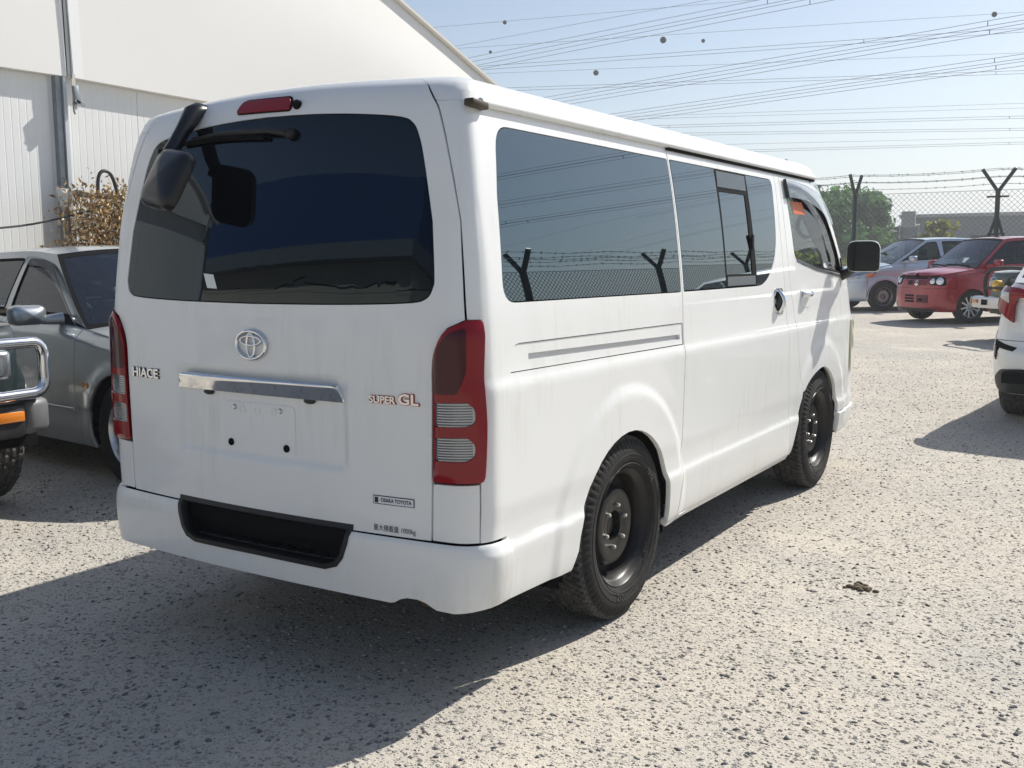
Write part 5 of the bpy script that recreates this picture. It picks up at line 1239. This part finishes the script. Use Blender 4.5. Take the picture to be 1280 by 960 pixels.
# dried creeper on a rail against the hall
rk = empty('vine_rail', (-8.5, 5.8, 0)); tag(rk, 'weathered pipe rail frame carrying dried creeper beside the hall', 'rail')
M['oldpipe'] = mat('weathered_pipe', (.38, .34, .28), .7, var=.6, vscale=9, col2=(.2, .18, .15))
vl = lambda x, y, z: (x + 8.5, y - 5.8, z)
MB().tube([vl(-8.55, 5.05, 2.16), vl(-8.55, 7.9, 2.10)], .045, 10).build('pipe', M['oldpipe'], rk, 60)
for y in (5.15, 7.7): MB().tube([vl(-8.55, y, 0), vl(-8.55, y, 2.14)], .035, 8).build('leg', M['oldpipe'], rk, 60)
MB().prism([vl(-8.52, 5.0, 2.20), vl(-8.52, 5.28, 2.18), vl(-8.52, 5.22, 2.04), vl(-8.52, 5.08, 1.96)], (.02, 0, 0)).build('bracket', M['galv'], rk)
vine = empty('dried_creeper', (-8.45, 6.2, 0)); tag(vine, 'heap of brown and yellow dried creeper hanging over a pipe rail', 'plant')
rv = random.Random(21)
st = MB()
stems = []
for k in range(60):
    y = rv.uniform(5.15, 7.6); x = -8.5 + rv.uniform(-.1, .25); h_ = 2.15 if y < 6.0 else rv.uniform(1.7, 2.1)
    pts = [(x + rv.uniform(-.1, .2), y + rv.uniform(-.2, .2), .0)]
    for z in (.5, 1.0, 1.5, h_): pts.append((x + rv.uniform(-.1, .14), y + rv.uniform(-.14, .14), z + rv.uniform(-.05, .08)))
    pts = catmull([np.array(p) - np.array((-8.45, 6.2, 0)) for p in pts], 4); stems.append(pts); st.tube(pts, [.012 * (1 - .6 * i / len(pts)) for i in range(len(pts))], 5)
st.build('stems', mat('dry_stem', (.13, .09, .055), .9), vine, 60)
cols = [((.34, .21, .10), 'brown'), ((.52, .36, .17), 'tan'), ((.60, .47, .17), 'yellow'), ((.22, .13, .07), 'dark'), ((.62, .54, .38), 'bleached')]
for ci, (cc, nm) in enumerate(cols):
    mb = MB(); m_ = mat('dry_leaf_' + nm, cc, .85, spec=.2)
    for k in range(5200 if ci < 3 else 3200):
        pts = rv.choice(stems); p = (Vector(pts[rv.randrange(len(pts) // 4, len(pts))]) if rv.random() < .45 else Vector((rv.uniform(-.12, .22), rv.uniform(-1.05, 1.3), rv.uniform(.9, 2.12 if rv.random() < .6 else 1.9)))) + Vector((rv.gauss(.05, .10), rv.gauss(0, .12), rv.gauss(0, .09)))
        if ci == 2 and p.y < -.55: p.y += rv.uniform(.3, 1.0)
        s_ = rv.uniform(.016, .046); a = Vector((rv.gauss(0, 1), rv.gauss(0, 1), rv.gauss(-.5, 1))).normalized(); b = a.orthogonal().normalized(); b = Matrix.Rotation(rv.uniform(0, 6.28), 3, a) @ b; c_ = a.cross(b)
        mb.add([p - a * s_, p + b * s_ * .45 + c_ * s_ * .25, p + a * s_, p - b * s_ * .45 + c_ * s_ * .25, p - c_ * s_ * .15], [(0, 1, 4), (1, 2, 4), (2, 3, 4), (3, 0, 4)])
    tag(mb.build('leaves', m_, vine), kind='stuff')
ho = MB(); ho.tube(catmull([(-8.4, 5.50, 1.9), (-8.4, 5.50, 2.28), (-8.4, 5.56, 2.42), (-8.4, 5.68, 2.40), (-8.4, 5.76, 2.2), (-8.35, 5.80, 1.8), (-8.35, 5.85, 1.0), (-8.3, 5.9, 0.02)], 6), .022, 8)
tag(ho.build('hose', M['black'], None, 60), 'black hose looped over the dried creeper', 'hose')
cb_ = MB(); cb_.tube(catmull([(-8.7, -2.0, 1.95), (-8.6, 2.0, 1.62), (-8.5, 4.3, 1.72), (-8.35, 5.4, 1.95), (-8.3, 5.9, 1.98)], 8), .012, 6)
tag(cb_.build('cable', M['black'], None, 60), 'thin dark cable strung low along the hall wall', 'cable')

# ------------------------------------------------------------------ fences
M['fpost'] = mat('dark_green_post_paint', (.012, .022, .022), .5, coat=.2)
M['wire'] = mat('fence_wire', (.10, .115, .11), .6, .4)
def y_post(parent, x, y, ang, h0, arm=.56, brace=None, spread=.42):
    z0 = gz(x, y); mb = MB(); mb.tube([(x, y, z0), (x, y, h0)], .055, 10); 
    dx, dy = math.cos(ang), math.sin(ang)
    for k in (1, -1):
        e = (x + k * spread * arm * 1.35 * dx, y + k * spread * arm * 1.35 * dy, h0 + arm * .86); mb.tube([(x, y, h0 - .03), e], .042, 8)
    o = mb.build('post', M['fpost'], parent, 50)
    if brace is not None:
        bx, by = math.cos(brace), math.sin(brace)
        for k in (1, -1): MB().tube([(x, y, h0 - .55), (x + k * .62 * bx, y + k * .62 * by, z0)], .035, 8).build('brace', M['fpost'], parent, 50)
        MB().tube([(x - .19 * bx, y - .19 * by, h0 - 1.0), (x + .19 * bx, y + .19 * by, h0 - 1.0)], .025, 6).build('brace_tie', M['fpost'], parent, 50)
        MB().tube([(x - .24 * bx, y - .24 * by, h0 - .14), (x + .24 * bx, y + .24 * by, h0 - .14)], .022, 6).build('tie_bar', M['fpost'], parent, 50)
    return o
def chain(name, a, b, z0, z1, parent, pitch=.125, r=.0042):
    a, b = Vector((*a, 0)), Vector((*b, 0)); L_ = (b - a).length; d = (b - a) / L_; nrm = Vector((-d.y, d.x, 0)); H = z1 - z0; mb = MB(); k = -int(H / pitch) - 1
    V = []; Fc = []
    def seg(s0, h0, s1, h1, o):
        i = len(V); p, q = a + d * s0 + Vector((0, 0, z0 + h0)) + nrm * o, a + d * s1 + Vector((0, 0, z0 + h1)) + nrm * o
        t = (q - p).normalized(); w_ = t.cross(nrm)
        for pt in (p, q): V.extend([pt + w_ * r, pt + nrm * r - w_ * r * .5, pt - nrm * r - w_ * r * .5])
        Fc.extend([(i, i + 1, i + 4, i + 3), (i + 1, i + 2, i + 5, i + 4), (i + 2, i, i + 3, i + 5)])
    while k * pitch < L_:
        for sg in (1, -1):
            s0 = k * pitch if sg > 0 else k * pitch + H; s1 = s0 + sg * H
            lo, hi = 0.0, 1.0
            if sg > 0:
                if s0 < 0: lo = -s0 / H
                if s1 > L_: hi = (L_ - s0) / H
            else:
                if s0 > L_: lo = (s0 - L_) / H
                if s1 < 0: hi = s0 / H
            if hi > lo: seg(s0 + sg * H * lo, H * lo, s0 + sg * H * hi, H * hi, .003 * sg)
        k += 1
    mb.add(V, Fc)
    for z in (0.02, H * .5, H - .01): mb.tube([a + Vector((0, 0, z0 + z)), b + Vector((0, 0, z0 + z))], .005, 5)
    return tag(mb.build(name, M['wire'], parent), kind='stuff')
def barbed(parent, pts, seed):
    rb_ = random.Random(seed); mb = MB(); P_ = [Vector(p) for p in pts]; mb.tube(P_, .0055, 5)
    for i in range(len(P_) - 1):
        L_ = (P_[i + 1] - P_[i]).length
        for k in range(int(L_ / .22)):
            q = P_[i].lerp(P_[i + 1], (k + rb_.random() * .3) * .22 / L_)
            for _ in range(2):
                d = Vector((rb_.gauss(0, 1), rb_.gauss(0, 1), rb_.gauss(0, 1))).normalized() * .03; mb.tube([q - d, q + d], .005, 3, cap=False)
    mb.build('barbed_wire', M['wire'], parent)
FY = 24.0; FZ = 2.90
f1 = empty('chain_link_fence', (0, 0, 0)); tag(f1, 'chain link fence with barbed wire on forked posts behind the parked cars', 'fence')
xs_ = [-.78 - 3.25 * k for k in range(-2, 9)]
for i, x in enumerate(xs_):
    sp = abs(x + .78) < .1
    y_post(f1, x, FY, 0.0 if sp else R_(78), FZ - .02, .58, brace=0.0 if sp else None, spread=.45 if sp else .40)
z_b = gz(0, FY)
chain('chain_link_mesh', (xs_[-1], FY), (5.72, FY), z_b + .05, FZ, f1)
for (dy, z) in ((0, FZ + .14), (.12, FZ + .30), (-.12, FZ + .30), (.22, FZ + .47), (-.22, FZ + .47)):
    pts = []
    for x in xs_[::-1]: pts.append((x, FY + dy, z))
    q = []
    for i in range(len(pts) - 1):
        for t in (0, .25, .5, .75): p = Vector(pts[i]).lerp(Vector(pts[i + 1]), t); q.append((p.x, p.y, p.z - .05 * (1 - (2 * t - 1) ** 2)))
    q.append(pts[-1]); barbed(f1, q, int(z * 100 + dy * 10))
SX = 6.4
f2 = empty('chain_link_fence', (0, 0, 0)); tag(f2, 'chain link fence running along the yard opposite the van doors', 'fence')
ys_p = [23.03 - 4.5 * k for k in range(12)]
for i, y in enumerate(ys_p): y_post(f2, SX, y, R_(20), 2.36 + gz(0, y) * .5, .50, spread=.40)
for i in range(6):
    ya_, yb_ = 24 - 9 * i, 24 - 9 * (i + 1); z_ = gz(0, (ya_ + yb_) / 2)
    chain('chain_link_mesh', (SX, ya_), (SX, yb_), z_ + .03, 2.36 + z_ * .5, f2, .11, .0045)
for (dx, z) in ((0, 2.50), (.12, 2.62), (-.12, 2.62), (.20, 2.74), (-.20, 2.74)):
    barbed(f2, [(SX + dx, y, z + gz(0, y) * .5 - (.0 if k % 2 == 0 else .04)) for k, y in enumerate(np.linspace(24, -30, 37))], int(z * 50 + dx * 30))

# ------------------------------------------------------------------ beyond the fence
def leaf_mat(name, c1, c2, sc=.6):
    m = mat(name, c1, .6, spec=.3, var=.8, vscale=sc, col2=c2); t = m.node_tree; o = next(n for n in t.nodes if n.type == 'OUTPUT_MATERIAL'); b = t.nodes['Principled BSDF']
    tl = t.nodes.new('ShaderNodeBsdfTranslucent'); tl.inputs[0].default_value = (c1[0] * 1.3, c1[1] * 1.5, c1[2] * .9, 1); mx = t.nodes.new('ShaderNodeMixShader'); mx.inputs[0].default_value = .42
    t.links.new(b.outputs[0], mx.inputs[1]); t.links.new(tl.outputs[0], mx.inputs[2]); t.links.new(mx.outputs[0], o.inputs[0]); return m
M['leaf1'] = leaf_mat('tree_leaf', (.045, .115, .045), (.07, .14, .055)); M['leaf2'] = leaf_mat('tree_leaf_pale', (.075, .15, .065), (.04, .09, .04))
M['bark'] = mat('bark', (.10, .075, .055), .9)
def tree(x, y, h, rx, seed, m_, label, group='trees beyond the fence', n=1900, ls=.20, name='tree', zlow=.18):
    r_ = random.Random(seed); z0 = gz(x, y) - .02; t = empty(name, (x, y, z0)); tag(t, label, 'tree' if name == 'tree' else 'bush', group)
    mb = MB(); top = h * .55; mb.tube([(0, 0, 0), (.1, .05, h * .25), (0, .1, top)], [h * .035, h * .028, h * .015], 7); cl_ = []
    for k in range(11):
        a = r_.uniform(0, 6.28); q = r_.uniform(.35, 1); e = (rx * q * math.cos(a) * .8, rx * q * math.sin(a) * .8, h * r_.uniform(zlow + .15, .92)); s0 = (0, .05, h * r_.uniform(.12, .4))
        mid = ((s0[0] + e[0]) / 2, (s0[1] + e[1]) / 2, (s0[2] + e[2]) / 2 + h * .05); mb.tube([s0, mid, e], [h * .014, h * .010, h * .004], 5); cl_.append((Vector(e), rx * r_.uniform(.28, .50)))
    mb.build('trunk', M['bark'], t, 60)
    for k in range(22):
        a = r_.uniform(0, 6.28); q = r_.uniform(0, 1) ** .6; zz = r_.uniform(zlow, .93); w_ = math.sin(math.pi * min(1, (zz - zlow) / (1 - zlow) * .8 + .2)) ** .6
        cl_.append((Vector((rx * q * w_ * math.cos(a), rx * q * w_ * math.sin(a), h * zz)), rx * r_.uniform(.20, .42)))
    cr = MB()
    for k in range(n):
        c, s_ = cl_[r_.randrange(len(cl_))]; d = Vector((r_.gauss(0, 1), r_.gauss(0, 1), r_.gauss(0, .85))).normalized() * s_ * r_.random() ** .35; p = c + d
        if p.z < h * zlow * .6: p.z = h * zlow * .6 + r_.random() * .2
        u = (d.normalized() + Vector((r_.gauss(0, .6), r_.gauss(0, .6), r_.gauss(0, .6)))).normalized(); b = u.orthogonal().normalized(); b = Matrix.Rotation(r_.uniform(0, 6.28), 3, u) @ b; c2 = u.cross(b); l_ = ls * r_.uniform(.6, 1.3)
        cr.add([p - b * l_, p + c2 * l_ * .6 + u * l_ * .2, p + b * l_, p - c2 * l_ * .6 + u * l_ * .2], [(0, 1, 2), (0, 2, 3)])
    cr.build('crown', m_, t)
    return t
TR = [(-17.6, 58, 5.6, 2.6), (-15.2, 60, 5.1, 2.5), (-13.6, 57, 4.5, 2.0), (-12.9, 62, 4.9, 2.0), (-20.6, 60, 6.0, 3.0), (-23.5, 57, 5.5, 2.8), (-26.8, 60, 6.2, 3.1), (-30.2, 58, 5.6, 2.9), (-18.8, 66, 6.2, 3.0), (-14.5, 67, 5.6, 2.8), (-34, 61, 6.1, 3.2), (-22, 66, 6.4, 3.1)]
lab = ['bushy green tree beyond the fence, in the row beside the grey building', 'paler green tree beyond the fence, in the row beside the grey building']
for i, (x, y, h, rx) in enumerate(TR): tree(x, y, h, rx, 40 + i, M['leaf1'] if i % 3 else M['leaf2'], lab[0] if i % 3 else lab[1], ls=.24, n=2300)
M['olive'] = leaf_mat('olive_leaf', (.20, .19, .06), (.10, .12, .045), 1.)
tree(-6.4, 49, 2.75, .9, 77, M['olive'], 'rounded olive-green bush standing in front of the grey building', None, 1500, .14, 'bush', .05)
for i, (x, y, h, rx) in enumerate(((-8.6, 30.5, 1.5, 1.0), (-7.0, 31, 1.2, 1.0), (-10.6, 31, 1.3, 1.2), (-12.6, 30, 1.2, 1.1), (-5.6, 30.6, 1.0, .9), (-15.2, 31, 1.4, 1.3))):
    tree(x, y, h, rx, 90 + i, M['olive'], 'low yellowish scrub bush just outside the chain link fence', 'scrub outside the fence', 650, .10, 'bush', .03)
# low grey building with a parapet and pale front wall, mast sign
gb_ = empty('low_building', (0, 66, 0)); tag(gb_, 'long low grey flat-roofed building beyond the fence', 'building')
M['grey_wall'] = mat('grey_render', (.30, .31, .31), .85, var=.4, vscale=.3, col2=(.24, .245, .25)); M['pale_wall'] = mat('pale_render', (.52, .52, .50), .85, var=.3, vscale=.5)
bw = MB(); bw.box((-2.0, 4, 1.75), (18.5, 9, 4.1)); bw.build('wall', M['grey_wall'], gb_)
bw = MB(); bw.box((-2.0, 4, 3.90), (18.9, 9.4, .2)); bw.build('parapet', M['pale_wall'], gb_)
bw = MB(); bw.box((-14.2, 6, 1.6), (6.2, 8, 3.5)); bw.build('annex_wall', M['pale_wall'], gb_)
bw = MB(); bw.box((2.4, -.8, 1.5), (8, .6, 3.1)); bw.build('front_wall', M['pale_wall'], gb_)
for k in range(4): MB().box((-9.8 + 3.2 * k, -.52, 2.2), (1.3, .06, .9)).build('window', M['pglass_rear'], gb_)
for k in range(2): MB().box((-15.2 + 2.4 * k, 1.97, 2.0), (1.0, .06, .8)).build('window', M['pglass_rear'], gb_)
bd = empty('roof_cabinet', (-8.26, 52, 0)); tag(bd, 'small grey cabinet board raised on two thin posts beyond the fence', 'sign')
MB().box((0, 0, 3.25), (.66, .25, .78), bev=.03).build('board', M['grey_wall'], bd)
for k in (-1, 1): MB().tube([(k * .45, .2, 0), (k * .45, .2, 2.98)], .04, 6).build('post', M['galv'], bd, 60)
MB().tube([(-.5, .2, 2.95), (.5, .2, 2.95)], .05, 6).build('crossbar', M['pale_wall'], bd, 60)
# warehouse behind the camera (seen only in the van's rear glass)
wh = empty('beige_warehouse', (-24.5, -29, 0)); tag(wh, 'beige warehouse across the yard mirrored in the rear window', 'building')
M['beige'] = mat('beige_cladding', (.50, .45, .36), .8, var=.3, vscale=.4)
MB().box((0, 0, 3.65), (26, 8, 7.3)).build('wall', M['beige'], wh)
MB().box((0, .3, 7.65), (26.4, 8.9, .7)).build('canopy', M['galv'], wh)
MB().box((0, -.3, 9.9), (26, 8, 3.8)).build('upper_cladding', mat('blue_cladding', (.02, .07, .20), .6), wh)
for k in range(4): MB().tube([(-12 + 8 * k, 4.4, 6.6 - .3 * (k % 2)), (-8 + 8 * k, 4.4, 6.4), (-4 + 8 * k, 4.4, 6.6 + .2 * (k % 2))], .03, 5).build('wall_cable', M['gap'], wh)
for k in range(5): MB().box((-10 + 5 * k, 4.02, 2.0), (3.0, .08, 4.0)).build('door', M['galv'], wh)

# ------------------------------------------------------------------ overhead power lines: level spans, nearer ones steeper in view
M['cond'] = mat('conductor', (.14, .15, .16), .7, .0)
CP = Vector((2.44832, -2.30974, 1.34096))
def ray_h(px, py, H):
    d = _F + _R * ((px - 640) / 1264.33) + _U * ((480 - py) / 1264.33); t = (H - CP.z) / d.z; return CP + d * t
def span(name, a, b, H, r, offs, label, group, spacers=0, ext=(.5, .9), sag=.0):
    A, B = ray_h(*a, H), ray_h(*b, H); d = B - A; A2, B2 = A - d * ext[0], B + d * ext[1]; dd = d.normalized(); sd_ = Vector((-dd.y, dd.x, 0))
    t = empty(name, tuple(A2)); tag(t, label, 'power line', group)
    for (ox, oz) in offs:
        pts = []
        for k in range(25):
            q = k / 24; p = A2.lerp(B2, q); pts.append(p - A2 + sd_ * ox + Vector((0, 0, oz - sag * (1 - (2 * q - 1) ** 2) + sag * .9)))
        MB().tube(pts, r, 5).build('conductor', M['cond'], t, 80)
    for k in range(spacers):
        p = A2.lerp(B2, (k + .5) / spacers) - A2
        mb = MB(); mb.tube([p + sd_ * o[0] + Vector((0, 0, o[1])) for o in offs[:2]], r * 1.6, 5); mb.build('spacer', M['cond'], t, 80)
    return A, B
two = [(0, .0), (0, .25)]; quad = [(.0, 0), (.0, .45), (.45, 0), (.45, .45)]
G = 'overhead power lines'
specs = [
 ((590, 54), (885, 0), 13, [(0, 0)], 'single thin conductor climbing steeply at the top of the sky'),
 ((586, 78), (985, 0), 12.5, two, 'upper twin conductors rising towards the yard above the hall gable'),
 ((597, 87), (1042, 0), 12.5, two, 'lower twin conductors rising towards the yard above the hall gable'),
 ((580, 31), (930, 1), 17.5, [(0, 0)], 'faint earth wire with a marker ball high above the hall'),
 ((580, 60), (1280, 15), 17.5, [(0, 0)], 'faint earth wire with several marker balls crossing the sky'),
 ((606, 87), (1108, 52), 15, two, 'twin conductors with spacers sloping gently above the van roof'),
 ((605, 92), (1280, 66), 16.5, [(0, 0)], 'faint single wire with a marker ball just above the van roof'),
 ((665, 129), (1280, 25), 12.5, two, 'upper pair of the steep conductors over the middle of the van'),
 ((689, 134), (1280, 36), 12.5, two, 'lower pair of the steep conductors over the middle of the van'),
 ((632, 113.5), (1280, 92), 16.5, two, 'nearly level twin conductors touching the gable tip'),
 ((747, 149), (1280, 73), 12.5, two, 'upper conductors of the steep set above the sliding door'),
 ((769, 154), (1280, 82), 12.5, two, 'lower conductors of the steep set above the sliding door'),
 ((930, 141), (1280, 129), 15.5, [(0, 0)], 'level far conductor, highest of the low set above the fence'),
 ((930, 145), (1280, 135), 15.5, [(0, 0)], 'level far conductor, second of the low set above the fence'),
 ((930, 157), (1280, 148), 15.5, two, 'level far twin conductors, third of the low set above the fence'),
 ((930, 168), (1280, 163), 15.5, two, 'level far twin conductors, fourth of the low set above the fence'),
 ((930, 180), (1280, 172), 15.5, [(0, 0)], 'level far conductor, fifth of the low set above the fence'),
 ((930, 190), (1280, 180), 15.5, two, 'level far twin conductors, lowest of the low set above the fence')]
for i, (a, b, H, offs, lb) in enumerate(specs):
    dist = (ray_h(*a, H) - CP).length; A, B = span('power_line', a, b, H, (.00019 * dist if len(offs) > 1 else .00015 * dist), offs, lb, G, 3 if len(offs) > 1 else 0, ext=(.9, 1.8))
for (px, py, H, r_, lb) in ((631, 28, 17.5, .0019, 'small dark marker ball on the highest faint wire above the hall roof'), (613, 65, 17.5, .0015, 'tiny dark marker ball beside the hall gable edge'), (829, 50, 17.5, .0030, 'largest dark marker ball, paired with a smaller one on its wire'), (879, 51, 17.5, .0018, 'small dark marker ball next to the largest one'), (1243, 18, 17.5, .0023, 'dark marker ball alone on its wire over the parked cars'), (745, 91, 16.5, .0026, 'dark marker ball on the wire just over the van roof')):
    p = ray_h(px, py, H); q = MB().ball((0, 0, 0), (p - CP).length * r_, 14, 10).build('marker_ball', mat('marker_ball_paint', (.012, .01, .01), .8), None, 60, tuple(p)); tag(q, lb, 'marker ball', 'marker balls on the wires')

# ------------------------------------------------------------------ hazy air
hz = MB(); hz.box((0, 300, 18), (2600, 2600, 44)); hzo = hz.build('haze', None or mat('haze_tmp', (1, 1, 1))); hzo.data.materials.clear()
hm = bpy.data.materials.new('haze_air'); hm.use_nodes = True; hm.node_tree.nodes.clear(); _o = hm.node_tree.nodes.new('ShaderNodeOutputMaterial'); _v = hm.node_tree.nodes.new('ShaderNodeVolumePrincipled')
_v.inputs['Color'].default_value = (.93, .96, 1, 1); _v.inputs['Density'].default_value = .0019; _v.inputs['Anisotropy'].default_value = .25
hm.node_tree.links.new(_v.outputs[0], _o.inputs['Volume']); hzo.data.materials.append(hm); tag(hzo, kind='stuff')
